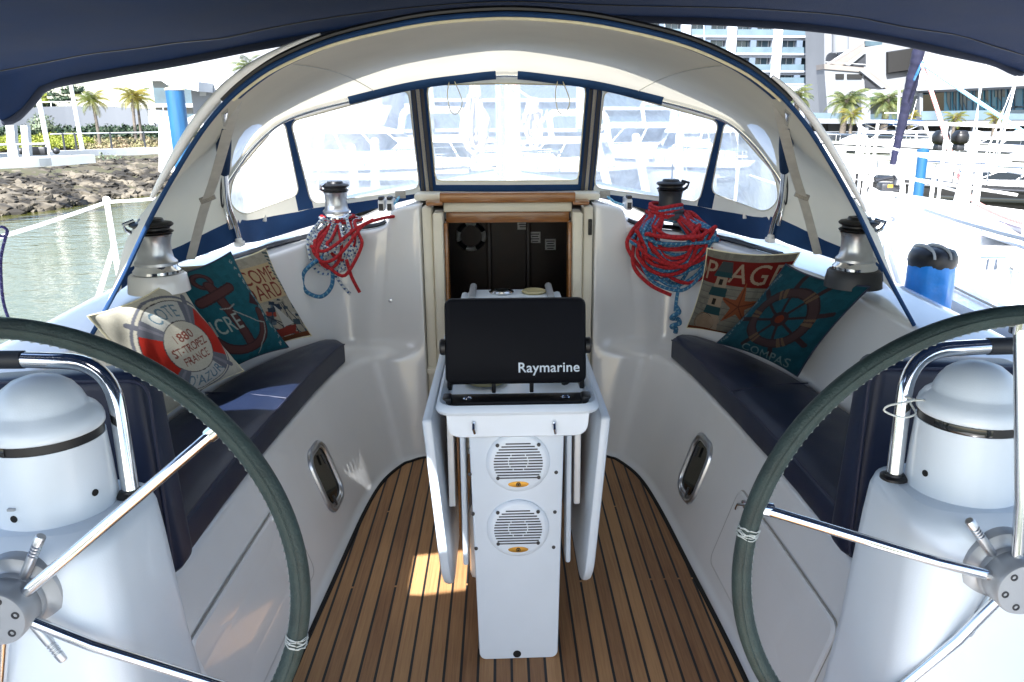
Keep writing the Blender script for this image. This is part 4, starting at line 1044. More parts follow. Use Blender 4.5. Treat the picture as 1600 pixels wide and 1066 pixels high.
hank('coiled_rope', 'rr', .775, 17, .175, (.84, 1.07), 1.135, .0092, 'thick red rope looped over the blue bundle right of the companionway', 22, ysh=-.018, grp=G, extra=[[(.83, 3.92, 1.17), (.92, 3.82, 1.13), (.99, 3.73, 1.05), (1.005, 3.69, .96), (1.01, 3.67, .92)], [(.70, 3.92, 1.15), (.63, 3.80, 1.12), (.585, 3.70, 1.02), (.585, 3.655, .93), (.66, 3.64, .85), (.76, 3.645, .80)]])
m = MB(); c = V((.787, 3.65, .715))
m.tube(catmull([c + V(q) for q in ((0, 0, .03), (.014, -.012, .005), (-.012, -.018, -.012), (-.016, .006, -.03), (.014, .010, -.036), (.018, -.014, -.05), (-.010, -.018, -.058), (-.014, .004, -.072), (.006, .006, -.08), (.002, -.006, -.10))], 60), .0115, 8)
tag(m.build('rope_knot', 'rb'), 'knotted blue rope tail dangling below the red and blue bundle', 'rope')

# rope clutches and small lines at the cabin edge
for sg, xs in ((-1, (-.60, -.56)), (1, (.585,))):
    for x in xs:
        m = MB(); m.box((x, 3.92, 1.20), (.03, .13, .055), .008); m.box((x, 3.88, 1.235), (.024, .06, .016), .005, 1); m.box((x, 3.853, 1.195), (.02, .004, .03), 0, 1)
        tag(m.build('rope_clutch', ['white', 'dkm']), 'white rope clutch on the cabin edge, %s' % ({-.60: 'outer one of two left of the companionway', -.56: 'inner one of two left of the companionway', .585: 'beside the red and blue rope bundle'}[x]), 'rope clutch', 'rope clutches')
    m = MB(); b = P(626 if sg < 0 else 945, 304, y=3.93); e = V((sg * .56, 3.88, 1.195)); m.tube([b, b.lerp(e, .5) - V((0, 0, .01)), e], .006, 6); m.box(b + V((0, -.008, 0)), (.05, .006, .035), .002, 1)
    tag(m.build('short_line', ['rlb', 'zipg']), 'short pale blue line at the hood base, %s the companionway' % ('left of' if sg < 0 else 'right of'), 'line')

# ================================================================ sprayhood
hood = thing('sprayhood', 'cream canvas sprayhood with navy trim and five hazy clear windows over the companionway', 'sprayhood', (0, 3.0, 1.0))
A0L = [P(x, y, y=d) for x, y, d in ((790, 22, 2.2), (700, 27, 2.2), (620, 39, 2.2), (520, 63, 2.2), (440, 96, 2.2), (390, 127, 2.21), (345, 168, 2.23), (300, 228, 2.27), (240, 332, 2.34), (190, 437, 2.39), (143, 524, 2.42))]
A1L = [P(x, y, y=d) for x, y, d in ((788, 112, 3.62), (715, 119, 3.61), (640, 130, 3.6), (545, 152, 3.55), (480, 169, 3.49), (437, 187, 3.44), (400, 219, 3.40), (372, 255, 3.36), (352, 292, 3.33), (357, 335, 3.33), (370, 377, 3.36))]
FBL = [P(x, y, y=d) for x, y, d in ((788, 300, 3.93), (720, 302, 3.95), (655, 309, 4.0), (560, 333, 4.05), (480, 355, 4.04), (410, 376, 3.82), (371, 381, 3.38))]
for q in (A0L, A1L, FBL): q[0].x = 0
sm = lambda pts: catmull([V((-p.x, p.y, p.z)) for p in pts[1:3]][::-1] + pts, 801)
def curve(pts):
    full = catmull([V((-p.x, p.y, p.z)) for p in pts[::-1]][:-1] + pts, 1601)
    return full[800:]              # centre .. left end
A0, A1, FB = curve(A0L), curve(A1L), curve(FBL)
def at(c, s):
    f = abs(s) * 800; i = min(int(f), 799); p = c[i].lerp(c[i + 1], f - i)
    return V((-p.x, p.y, p.z)) if s > 0 else p
def ease(q): q = min(1, max(0, q)); return q * q * (3 - 2 * q)
def S1(s, r): return at(A0, s).lerp(at(A1, s), r) + V(((1 if s > 0 else -1) * .37 * r * (1 - ease((r - .3) / .7)) * ease((abs(s) - .55) / .34), 0, .03 * sin(pi * r) * max(0, 1 - abs(s)) ** .5))
def S2(s, r):
    p = at(A1, s).lerp(at(FB, s), r); return p + V((0, .02 * sin(pi * r), 0))
def invert(Sf, px, py, table):
    q = min(table, key=lambda t: (t[2] - px) ** 2 + (t[3] - py) ** 2); s, r = q[0], q[1]
    for _ in range(6):
        f0 = proj(Sf(s, r)); fs = proj(Sf(s - 1e-4, r)); fr = proj(Sf(s, r + 1e-4))
        a, b, c_, d = (fs[0] - f0[0]) / -1e-4, (fr[0] - f0[0]) / 1e-4, (fs[1] - f0[1]) / -1e-4, (fr[1] - f0[1]) / 1e-4
        det = a * d - b * c_
        if abs(det) < 1e-3: break
        ex, ey = px - f0[0], py - f0[1]
        s = min(-1e-4, max(-1, s + .7 * (ex * d - b * ey) / det)); r = min(1, max(0, r + .7 * (a * ey - c_ * ex) / det))
    return s, r
def table(Sf): return [(s, r, *proj(Sf(s, r))) for s in [-i / 90 for i in range(91)] for r in [j / 30 for j in range(31)]]
def inside(pts, x, y):
    c = False; k = len(pts)
    for i in range(k):
        x0, y0 = pts[i]; x1, y1 = pts[(i + 1) % k]
        if (y0 > y) != (y1 > y) and x < (x1 - x0) * (y - y0) / (y1 - y0) + x0: c = not c
    return c
def rounded(pts, r, n=5):
    out = []; k = len(pts)
    for i in range(k):
        a, b, c = V((*pts[i - 1], 0)), V((*pts[i], 0)), V((*pts[(i + 1) % k], 0)); q = r[i] if isinstance(r, (list, tuple)) else r
        q = min(q, (a - b).length * .48, (c - b).length * .48)
        p0 = b + (a - b).normalized() * q; p1 = b + (c - b).normalized() * q
        for j in range(n + 1):
            t = j / n; p = p0 * (1 - t) ** 2 + b * 2 * t * (1 - t) + p1 * t * t; out.append((p.x, p.y))
    return out
def dens(p, st=14, closed=True):
    out = []
    for a, b in zip(p, p[1:] + (p[:1] if closed else [])):
        n = max(1, int(math.hypot(b[0] - a[0], b[1] - a[1]) / st))
        out += [(a[0] + (b[0] - a[0]) * i / n, a[1] + (b[1] - a[1]) * i / n) for i in range(n)]
    return out
def cut_panel(Sf, loops, smax, rr, ns, nr, W, H, seams):
    """triangulate the panel in (s, r) with loops as exact boundaries; loops are lists of (s, r)"""
    pts, edges = [], []
    def addloop(lp, closed=True):
        o = len(pts); pts.extend(V((s * W, r * H)) for s, r in lp); k = len(lp)
        edges.extend((o + i, o + (i + 1) % k) for i in range(k if closed else k - 1))
    addloop([(-1 + 2 * i / ns, 0) for i in range(ns)] + [(1, i / nr) for i in range(nr)] + [(1 - 2 * i / ns, 1) for i in range(ns)] + [(-1, 1 - i / nr) for i in range(nr)])
    for l in loops: addloop(l)
    for l in seams: addloop(l, False)
    for i in range(1, ns):
        for j in range(1, nr): pts.append(V(((-1 + 2 * i / ns) * W, j / nr * H)))
    vs, _, fs, *_ = delaunay_2d_cdt(pts, edges, [], 0, 1e-5)
    sr = [(v.x / W, v.y / H) for v in vs]
    return sr, [f for f in fs]
tab2 = table(S2); tab1 = table(S1)
WL = rounded([(454, 190), (638, 140), (656, 295), (487, 319)], 14)
WF = rounded([(438, 190), (446, 196), (468, 304), (380, 337), (358, 318), (364, 276)], [6, 10, 14, 22, 26, 40])
WCL = [(790, 131), (680, 133), (674, 134), (669, 138), (668, 146), (680, 274), (683, 281), (690, 283), (790, 283)]
loops, wins = [], []
for w in (WL, WF):
    sr = [invert(S2, x, y, tab2) for x, y in dens(w)]
    loops += [sr, [(-s, r) for s, r in sr]]; wins += [(w, -1), (w, 1)]
sr = [invert(S2, x, y, tab2) for x, y in dens(WCL)[:-1] if x < 787]
ctr_loop = sr + [(-s, r) for s, r in sr[::-1]]
# order of ctr loop: left side runs top to bottom, right side bottom to top
loops.append(ctr_loop)
MU = [[(436, 182), (456, 178), (490, 325), (466, 330)], [(639, 120), (667, 120), (683, 310), (657, 312)]]
seams = []
for (tl, tr, br, bl) in MU:
    for a, b in ((tl, bl), (tr, br)):
        l = [invert(S2, a[0] + (b[0] - a[0]) * i / 9, a[1] + (b[1] - a[1]) * i / 9, tab2) for i in range(10)]
        l = [q for q in l if .005 < q[1] < .97]
        seams += [l, [(-s, r) for s, r in l]]
band = [(788, 289), (683, 289), (657, 302), (486, 326), (466, 331), (430, 337), (400, 343), (371, 346), (340, 350)]
l = [invert(S2, x, y, tab2) for x, y in dens(band, 12, False) if x > 372]; l = [q for q in l if q[1] < .97]
seams += [l, [(-s, r) for s, r in l]]
sr, fs = cut_panel(S2, loops, 1, 1, 80, 12, 1.55, .55, seams)
srw = lambda lp: [(s, r) for s, r in lp]
def which(s, r):
    for i, lp in enumerate(loops):
        if inside(lp, s, r): return i
    return -1
canvas = MB(); panes = [MB() for _ in loops]; v3 = [S2(s, r) for s, r in sr]
canvas.v = [tuple(p) for p in v3]
def left_px(p): return proj(V((-abs(p.x), p.y, p.z)))
for f in fs:
    s = sum(sr[i][0] for i in f) / 3; r = sum(sr[i][1] for i in f) / 3; k = which(s, r)
    if k >= 0: panes[k].add([v3[i] for i in f], [(0, 1, 2)]); continue
    x, y = left_px(sum((v3[i] for i in f), V((0, 0, 0))) / 3)
    nv = any(inside(q, x, y) for q in MU)
    bx = sorted(band)
    for (x0, y0), (x1, y1) in zip(bx, bx[1:]):
        if x0 <= x <= x1 and y > y0 + (y1 - y0) * (x - x0) / (x1 - x0): nv = True
    if x > 788 and y > 289: nv = True
    canvas.f.append(list(f)); canvas.m.append(1 if nv else 0)
canvas.build('front_panel', ['hood', 'navy'], hood, smooth=60)
for k, p in enumerate(panes):
    b = bmesh.new(); me = p.build('window_pane', 'vinyl', hood, smooth=0)
    b.from_mesh(me.data); bmesh.ops.remove_doubles(b, verts=b.verts[:], dist=1e-5); bmesh.ops.recalc_face_normals(b, faces=b.faces[:]); b.to_mesh(me.data); b.free(); me.data.shade_smooth()
    m = MB(); m.tube([S2(s, r) + V((0, -.003, 0)) for s, r in loops[k]], .0032, 5, closed=True); m.build('window_binding', MT['hood'] if k != 4 else MT['webw'], hood)
# roof and wings
half = rounded([(412, 192), (388, 202), (366, 232), (360, 264), (384, 232)], [5, 14, 14, 4, 20])
half = [(410, 196), (404, 194), (394, 196), (383, 204), (373, 218), (366, 236), (362, 254), (362, 262), (367, 256), (380, 238), (396, 216)]
l1 = [invert(S1, x, y, tab1) for x, y in dens(half, 6)]
l1 = [(s, min(r, .985)) for s, r in l1]
lp1 = [l1, [(-s, r) for s, r in l1]]
navy0 = .085
seam1 = [[(-.47 + .94 * i / 60, navy0) for i in range(61)]]
bb = [(190, 424), (235, 404), (285, 383), (330, 360), (366, 343)]
l = [invert(S1, x, y, tab1) for x, y in dens(bb, 10, False)]; l = [q for q in l if .25 < q[1] < .985]
seam1 += [l, [(-s, r) for s, r in l]]
sr, fs = cut_panel(S1, lp1, 1, 1, 90, 12, 2.2, 1.3, seam1)
canvas = MB(); v3 = [S1(s, r) for s, r in sr]; canvas.v = [tuple(p) for p in v3]; panes = [MB(), MB()]
for f in fs:
    s = sum(sr[i][0] for i in f) / 3; r = sum(sr[i][1] for i in f) / 3
    k = 0 if inside(lp1[0], s, r) else 1 if inside(lp1[1], s, r) else -1
    if k >= 0: panes[k].add([v3[i] for i in f], [(0, 1, 2)]); continue
    x, y = left_px(sum((v3[i] for i in f), V((0, 0, 0))) / 3)
    nv = r < navy0 and abs(s) < .47
    if r > .2 and abs(s) > .6:
        for (x0, y0), (x1, y1) in zip(bb, bb[1:]):
            if x0 <= x <= x1 and y > y0 + (y1 - y0) * (x - x0) / (x1 - x0) and x > 190: nv = True
    canvas.f.append(list(f)); canvas.m.append(1 if nv else 0)
canvas.build('roof_panel', ['hood', 'navy'], hood, smooth=60)
for p in panes:
    me = p.build('quarter_pane', 'cloudy', hood, smooth=60)
for s0 in (-.36, .36):
    m = MB(); m.tube([S1(s0, r) + V((0, 0, -.003)) for r in np.linspace(.09, .99, 24)], .0016, 5); m.build('seam', 'web', hood)
# frame and trim
def run(c, s0, s1, n=70): return [at(c, s0 + (s1 - s0) * i / (n - 1)) for i in range(n)]
m = MB(); m.tube(run(A0, -1, 1, 160), .0068, 8); m.build('hem', 'navy', hood)
dn = V((0, .012, -.020))
m = MB(); m.tube([p + V((0, .012, -.008)) for p in run(A0, -.46, .46, 120)], .0055, 8); m.build('cream_piping', 'webw', hood)
m = MB(); m.tube([p + V((0, .004, .014)) for p in run(A0, -.48, .48, 120)], .008, 8); m.build('hem_cap', 'black', hood)
for s0, s1, rad in ((-.28, -.70, .014), (.42, .74, .011)):
    q = run(A0, s0, s1, 50); m = MB(); m.tube([p + V((.020 * (1 if s0 > 0 else -1), .01, .016)) for p in q], [rad * sin(pi * (.04 + .92 * i / 49)) ** .4 for i in range(50)], 10); m.build('rolled_edge', 'white', hood)
off = V((0, -.018, -.014))
m = MB(); m.tube([p + off for p in run(A1, -.95, .95, 200)], .0115, 12); m.build('front_bow', 'steel', hood)
def s_of(c, px, side=-1):
    return min((-i / 400 for i in range(401)), key=lambda s: abs(proj(at(c, s))[0] - px)) * (1 if side < 0 else -1)
for a, b in ((545, 774), (803, 1032)):
    s0 = s_of(A1, a) if a < 788 else -s_of(A1, 1578 - a); s1 = s_of(A1, b) if b < 788 else -s_of(A1, 1578 - b)
    m = MB(); m.tube([p + off for p in run(A1, s0, s1, 50)], .0185, 10, flat=(1, 1)); m.build('bow_sleeve', 'navy', hood)
for sg in (-1, 1):
    mir = lambda p: V((p.x * -sg, p.y, p.z)) if False else V((p.x if sg < 0 else -p.x, p.y, p.z))
    leg = catmull([mir(P(x, y, y=d)) for x, y, d in ((374, 378, 3.36), (367, 352, 3.34), (357, 325, 3.28), (352, 292, 3.15), (350, 240, 2.85), (349, 200, 2.55), (349, 172, 2.3))], 60)
    m = MB(); m.tube(leg, .0125, 10); m.build('aft_bow_leg', 'steel', hood)
    m = MB(); m.tube(leg[23:50], [.018 + .006 * sin(pi * i / 26) for i in range(27)], 10); m.build('bow_sleeve', 'navy', hood)
    m = MB(); m.tube(catmull([leg[0], mir(P(352, 340, y=3.34)), mir(P(345, 300, y=3.2)), mir(P(352, 250, y=2.9))], 24), .004, 6); m.build('cord', 'black', hood)
    m = MB(); m.box(leg[0] + V((0, 0, -.008)), (.035, .05, .022), .006); m.ball(leg[0] + V((0, -.005, .006)), .016, 0, 10); m.build('hinge', 'white', hood)
    st = catmull([mir(P(372, 146, y=2.34)), mir(P(338, 270, y=2.72)), mir(P(318, 330, y=2.88)), mir(P(298, 405, y=3.02))], 30)
    m = MB(); m.tube(st, .0165, 8, flat=(1, .12)); strap = m.build('strap', 'web', hood)
    m = MB(); c = st[19]; m.box(c, (.055, .012, .022), .003, rot=M.Rotation(radians(20 * sg), 3, 'Y')); m.build('buckle', 'zipg', strap)
    for x0, y0, x1, y1, mt_, w in ((644, 128, 662, 303, 'zip', .0075), (651, 127, 669, 303, 'zipg', .008), (658, 127, 675, 300, 'zip', .0075)):
        ln = [invert(S2, x0 + (x1 - x0) * i / 14, y0 + (y1 - y0) * i / 14, tab2) for i in range(15)]
        pts = [S2(s * -sg if sg > 0 else s, r) + V((0, -.006, 0)) for s, r in ln if .002 < r < .99]
        m = MB(); m.tube(pts, w, 6, flat=(1, .35)); m.build('zip', mt_, hood)
    m = MB(); c = S2(*invert(S2, 414, 341, tab2)); c = V((c.x * (1 if sg < 0 else -1), c.y - .008, c.z)); m.box(c, (.018, .008, .03), .003); m.build('turn_button', 'white', hood)
for px in (703, 872):
    c = P(px, 124, y=3.585); m = MB()
    m.tube(catmull([c, c + V((-.012, -.01, -.06)), c + V((.0, -.012, -.13)), c + V((.028, -.012, -.14)), c + V((.05, -.01, -.09)), c + V((.02, -.004, -.01))], 30), .009, 6, flat=(1, .25)); m.build('tie_loop', 'webw', hood)

# ================================================================ bimini
bm_ = thing('bimini', 'dark navy bimini canvas overhead with a padded front edge', 'bimini', (0, 1.0, 1.85))
EDGE = [(5, 191), (14, 190), (27, 183), (51, 157), (76, 132), (177, 111), (278, 94), (400, 70), (520, 50), (650, 32), (795, 20), (950, 25), (1100, 30), (1200, 35), (1301, 44), (1402, 61), (1504, 84), (1554, 97), (1580, 110), (1592, 115), (1598, 114)]
BY = 3.0
E0 = [P(x, y, y=BY) for x, y in EDGE]
E0 = catmull(E0, 140)
ex = np.array([p.x for p in E0]); ez = np.array([p.z for p in E0])
SUNT = V((.32, .95, -1.0))
px0, px1, py0, py1 = -.37 - SUNT.x * 1.89, -.06 - SUNT.x * 1.89, 2.455 - SUNT.y * 1.89, 2.725 - SUNT.y * 1.89  # out-of-view pane, added and placed along the sun to light the sole
qx0, qx1, qy0, qy1 = -1.125 - SUNT.x * 1.235, -.83 - SUNT.x * 1.235, 2.70 - SUNT.y * 1.235, 3.0 - SUNT.y * 1.235  # second added pane, placed the same way to light the left seat
xs = sorted(set([round(float(q), 4) for q in np.linspace(ex[0], ex[-1], 50)] + [px0, px1, qx0, qx1]))
ys = sorted(set([BY - .004, BY - .05, BY - .12, BY - .15, 2.6, 2.4, 2.2, 2.0, qy1, qy0, 1.5, 1.2, 1.0, py1, py0, .2, -.1, -.4, -.7, -.9]), reverse=True)
def bz(x, y):
    f = np.interp(x, ex, ez); d = BY - y
    sm_ = np.interp(x, [-1.7, -1.4, -1.1, 0, 1.1, 1.45, 1.7], [1.74, 1.78, 1.83, 1.955, 1.87, 1.82, 1.79])
    k = min(1, d / .16); k = k * k * (3 - 2 * k)
    wr = .010 * noise.noise(V((x * 2.5, y * 2.2, 0))) + .006 * noise.noise(V((x * 7, y * 9, 3))) * max(0, abs(x) - .5)
    return f * (1 - k) + max(f + .012, sm_) * k + .05 * (1 - math.exp(-d / .7)) + wr * min(1, d / .1)
m = MB(); rows = [[V((x, y, bz(x, y))) for x in xs] for y in ys]
cl, cl2 = MB(), MB()
for j in range(len(ys) - 1):
    for i in range(len(xs) - 1):
        q = [rows[j][i], rows[j][i + 1], rows[j + 1][i + 1], rows[j + 1][i]]
        cx, cy = (xs[i] + xs[i + 1]) / 2, (ys[j] + ys[j + 1]) / 2
        (cl if px0 < cx < px1 and py0 < cy < py1 else cl2 if qx0 < cx < qx1 and qy0 < cy < qy1 else m).add(q, [(0, 1, 2, 3)])
def weld(o):
    b = bmesh.new(); b.from_mesh(o.data); bmesh.ops.remove_doubles(b, verts=b.verts[:], dist=1e-5); bmesh.ops.recalc_face_normals(b, faces=b.faces[:]); b.to_mesh(o.data); b.free()
    o.data.shade_smooth()
weld(m.build('canvas', 'bimi', bm_)); weld(cl.build('added_sun_pane', 'clear', bm_)); weld(cl2.build('added_sun_pane', 'clear', bm_))  # both clear panes are additions that let sun patches through
m = MB(); m.tube(E0, [.012 + .009 * min(1, min(i, 139 - i) / 12) for i in range(140)], 10); m.build('edge_sleeve', 'bind', bm_)  # same canvas as the roof, shade put into its darker colour
m = MB(); m.tube([V((x, BY - .155, bz(x, BY - .155) - .002)) for x in np.linspace(ex[3], ex[-4], 90)], .0022, 5); m.build('seam', 'black', bm_)
for y in (-.85, 1.1):
    m = MB(); m.tube([V((x, y, bz(x, y) - .02)) for x in np.linspace(ex[0], ex[-1], 50)], .0125, 8); m.build('bow', 'steel', bm_)
# ================================================================ the marina
WZ = -.8
m = MB(); m.add([(-900, -300, WZ), (900, -300, WZ), (900, 1200, WZ), (-900, 1200, WZ)], [(0, 1, 2, 3)])
tag(m.build('water', 'water', smooth=0), 'greenish marina water with small ripples', 'water', kind='structure')

# left shore: stone bank, quay, planting
S0 = [P(x, y, z=WZ) for x, y in ((-260, 372), (-120, 352), (0, 338), (70, 330), (140, 318), (210, 308), (280, 300), (360, 292), (470, 284), (640, 276))]   # waterline
sh = catmull(S0, 90)
nrm2 = []
for i in range(90):
    t = sh[min(i + 1, 89)] - sh[max(i - 1, 0)]; n = V((-t.y, t.x, 0)).normalized(); nrm2.append(n if n.y > 0 or n.x < 0 else -n)
def qz(p): return P(*proj(p), d=1).z
QD = 5.2
top = [p + n * QD + V((0, 0, 1.02)) for p, n in zip(sh, nrm2)]
m = MB(); rows = []
for k in range(13):
    f = k / 12
    rows.append([p.lerp(q, f) + V((0, 0, .22 * sin(pi * f) + .10 * noise.noise(V((p.x * 1.3, p.y * 1.3, f * 5))))) - V((0, 0, .5 if k == 0 else .0)) for p, q in zip(sh, top)])
m.grid(rows); tag(m.build('bank', 'soil'), 'earth slope under the boulders', 'bank', kind='structure')
m = MB(); rnd = random.Random(9)
stone = []
for q in range(5):
    b = bmesh.new(); bmesh.ops.create_icosphere(b, subdivisions=1, radius=1)
    for v in b.verts: v.co *= .72 + .45 * rnd.random()
    b.verts.index_update(); stone.append(([v.co.copy() for v in b.verts], [[v.index for v in f.verts] for f in b.faces])); b.free()
for i in range(6500):
    u = rnd.random() ** .8 * 80 + 2; a = int(u); f = rnd.random()
    p = sh[a].lerp(sh[a + 1], u - a).lerp(top[a].lerp(top[a + 1], u - a), f * .93) + V((0, 0, .2 * sin(pi * f) - .02))
    s = (.055 + .15 * rnd.random() ** 1.8) * (1.2 - .3 * f); vs, fs = stone[i % 5]
    rt = M.Rotation(rnd.random() * 6, 3, 'Z') @ M.Rotation(rnd.uniform(-.6, .6), 3, 'X') @ M.Diagonal((1.5, 1, .62))
    m.add([p + rt @ (v * s) for v in vs], fs)
tag(m.build('rubble', 'rock', smooth=30, recalc=False), 'tumbled brown and grey boulders of the stone bank', 'rubble', kind='stuff')

def leafcloud(mb, c, rad, n, size, rnd, mi=0, shell=.55, up=0.0):
    """small leaf faces through an uneven ellipsoid"""
    for _ in range(n):
        d = V((rnd.gauss(0, 1), rnd.gauss(0, 1), rnd.gauss(0, 1))).normalized()
        if d.z < up: d.z = abs(d.z) * .5
        r = shell + (1 - shell) * rnd.random(); lump = 1 + .22 * noise.noise(d * 2.3 + V(c))
        p = V(c) + V((d.x * rad[0], d.y * rad[1], d.z * rad[2])) * r * lump
        x = V((rnd.gauss(0, 1), rnd.gauss(0, 1), rnd.gauss(0, 1))).normalized(); y = x.cross(d + V((.01, .02, .03))).normalized(); s = size * rnd.uniform(.6, 1.3)
        mb.add([p - x * s * .5, p + y * s * .28, p + x * s * .5, p - y * s * .28], [(0, 1, 2, 3)], mi)

quay_top = [p + n * 1.0 for p, n in zip(top, nrm2)]
m = MB()
m.grid([[p + V((0, 0, -.5)) for p in top], [p + V((0, 0, .26)) for p in top], [p + n * .35 + V((0, 0, .26)) for p, n in zip(top, nrm2)], [p + n * .36 + V((0, 0, .06)) for p, n in zip(top, nrm2)], [p + n * 3.2 + V((0, 0, .06)) for p, n in zip(top, nrm2)]])
tag(m.build('path', 'conc', smooth=0), 'pale quay path along the top of the stone bank', 'path', kind='structure')
m = MB(); m.grid([[p + n * 3.2 + V((0, 0, .03)) for p, n in zip(top, nrm2)], [p + n * 7 + V((0, 0, .35)) for p, n in zip(top, nrm2)], [p + n * 16 + V((0, 0, .75)) for p, n in zip(top, nrm2)], [p + n * 60 + V((0, 0, .8)) for p, n in zip(top, nrm2)]])
tag(m.build('terrain', 'soil'), 'planted ground behind the quay path', 'ground', kind='structure')
def L(px, off, dz=0.0):
    """point of the shore strip seen at photo column px, off metres behind the quay edge"""
    best = min(range(89), key=lambda i: abs(proj(top[i] + nrm2[i] * off)[0] - px))
    p = top[best] + nrm2[best] * off
    g = .06 if off < 3.2 else .03 + .32 * (off - 3.2) / 3.8 if off < 7 else .35 + .4 * (off - 7) / 9
    return p + V((0, 0, g + dz)), top[best].lerp(top[best + 1], .5) - top[best]
# ground cover
rnd = random.Random(3); m = MB()
for i in range(110):
    px = rnd.uniform(120, 272); off = rnd.uniform(3.6, 6.2); p, _ = L(px, off); leafcloud(m, p, (.35, .35, .22 + .2 * rnd.random()), 60, .13, rnd)
tag(m.build('undergrowth', 'leafr', smooth=0, recalc=False), 'dry brownish brush on the planted slope', 'ground cover', kind='stuff')
m = MB()
for i in range(300):
    px = rnd.uniform(-30, 300); off = rnd.uniform(8.8, 10.6); p, _ = L(px, off); leafcloud(m, p, (.5, .4, .62), 60, .17, rnd)
tag(m.build('hedge', 'leafd', smooth=0, recalc=False), 'long dark green hedge below the curved white wall', 'hedge')
m = MB()
for px, s in ((104, .7), (112, .9), (166, 1.1), (176, .9), (205, .5), (252, .8), (262, .6)):
    p, _ = L(px, -.9); leafcloud(m, p + V((0, 0, -.3)), (.5 * s, .5 * s, .4 * s), 160, .12, rnd)
tag(m.build('weeds', 'leafg', smooth=0, recalc=False), 'tufts of weeds at the top of the boulders', 'weeds', kind='stuff')
# yellow-green mounded shrubs
sm_ = MB(); leafcloud(sm_, (0, 0, .12), (.32, .32, .25), 520, .075, random.Random(1), up=-.2)
proto = None; k = 0
spots = []
for rowi, off in enumerate((4.2, 4.9, 5.7, 6.5)):
    for j in range(11 - rowi):
        px = -6 + rowi * 6 + j * 14.5 + random.Random(rowi * 20 + j).uniform(-3, 3)
        if 52 < px < 78 and rowi < 3: continue
        if px > 138 - rowi * 2: continue
        spots.append((px, off, rowi))
names = ['front', 'second', 'third', 'last']
for px, off, rowi in spots:
    p, _ = L(px, off)
    if proto is None:
        proto = tag(sm_.build('shrub', 'leafy', smooth=0, recalc=False), None, 'shrub', 'yellow-green shrubs on the slope'); o = proto
    else:
        o = proto.copy(); COL.objects.link(o)
    o.location = p; s = random.Random(px).uniform(1.0, 1.4); o.scale = (s * 1.1, s * 1.1, s); o.rotation_euler = (0, 0, px)
    o['label'] = 'small mounded yellow-green shrub in the bed on the slope before the dark hedge'
m = MB(); p, _ = L(67, 7.2); leafcloud(m, p + V((0, 0, .55)), (.62, .6, .7), 900, .12, rnd)
t = thing('round_bush', 'grey-green rounded bush standing behind the yellow shrubs', 'bush', p)
m.build('crown', 'leafg', t, smooth=0, recalc=False)
mm = MB(); mm.tube([p, p + V((0, 0, .5))], .05, 6); mm.build('trunk', 'trunk', t)

# palms
def palm_meshes(h, fl, nf, seed, dead=.3, tr=.09):
    rnd = random.Random(seed); tm = MB(); cm = MB()
    bend = rnd.uniform(-.05, .05) * h
    tp = [V((bend * (i / 10) ** 2, 0, h * i / 10)) for i in range(11)]
    tm.tube(tp, [tr * (1.25 - .4 * i / 10) for i in range(11)], 10)
    for i in range(int(h * 7)): tm.tube([tp[0].lerp(tp[-1], (i + .5) / (h * 7)) + V((tr * 1.02 * cos(a), tr * 1.02 * sin(a), 0)) for a in [2 * pi * k / 8 for k in range(8)]], tr * .12, 4, closed=True)
    top_ = tp[-1]; tm.ball(top_ + V((0, 0, .0)), tr * 1.5, 0, 8, (1, 1, 1.6))
    for i in range(nf):
        az = 2.399 * i + rnd.uniform(-.2, .2); el = radians(75 - 105 * (i / nf) + rnd.uniform(-8, 8)); ln = fl * rnd.uniform(.8, 1.1)
        e = V((cos(az), sin(az), 0)); pts = []
        for j in range(9):
            t_ = j / 8; an = el - radians(85) * t_ ** 1.5
            pts.append(top_ if j == 0 else pts[-1] + (e * cos(an) + V((0, 0, sin(an)))) * ln / 8)
        cm.tube(pts, [tr * .16 * (1 - .8 * j / 8) for j in range(9)], 4)
        sd = V((-e.y, e.x, 0)); nl = 20
        for j in range(2, nl):
            t_ = j / nl * 8; k_ = min(int(t_), 7); p = pts[k_].lerp(pts[k_ + 1], t_ - k_); d = (pts[k_ + 1] - pts[k_]).normalized(); L_ = ln * .30 * sin(pi * (.12 + .86 * j / nl)) + .02
            for sg in (-1, 1):
                q = (sd * sg * .85 + d * .55 + V((0, 0, -.42 - .2 * rnd.random()))).normalized(); w = d * ln * .016
                cm.add([p - w, p + w, p + q * L_ * .6 + w * .7 + V((0, 0, .01)), p + q * L_, p + q * L_ * .6 - w * .7], [(0, 1, 2, 3, 4)])
    return tm, cm
def palm(p, h, fl, nf, seed, label, fm='frond', group='palms by the quay', tr=.09):
    t = thing('palm_tree', label, 'palm tree', p, group); tm, cm = palm_meshes(h, fl, nf, seed, tr=tr)
    for q in (tm, cm): q.v = [tuple(V(v) + V(p)) for v in q.v]
    tm.build('trunk', 'trunk', t, recalc=False); cm.build('crown', fm, t, smooth=0, recalc=False)
    return t
def palm_at(px, off, topy, fl, nf, seed, label, **k):
    p, _ = L(px, off); d = (p - EYE).length; h = (240 - topy) / F * d * .93
    return palm(p, h, fl, nf, seed, label, **k)
palm_at(161, 4.3, 174, .85, 20, 1, 'single slender palm with yellowing fronds on the slope, left of the pair', tr=.06)
palm_at(222, 4.6, 170, .85, 22, 2, 'front palm of the pair before the white wall, fuller yellow crown', tr=.06)
palm_at(231, 5.2, 176, .8, 18, 5, 'rear palm of the pair before the white wall, thin leaning trunk', tr=.055)

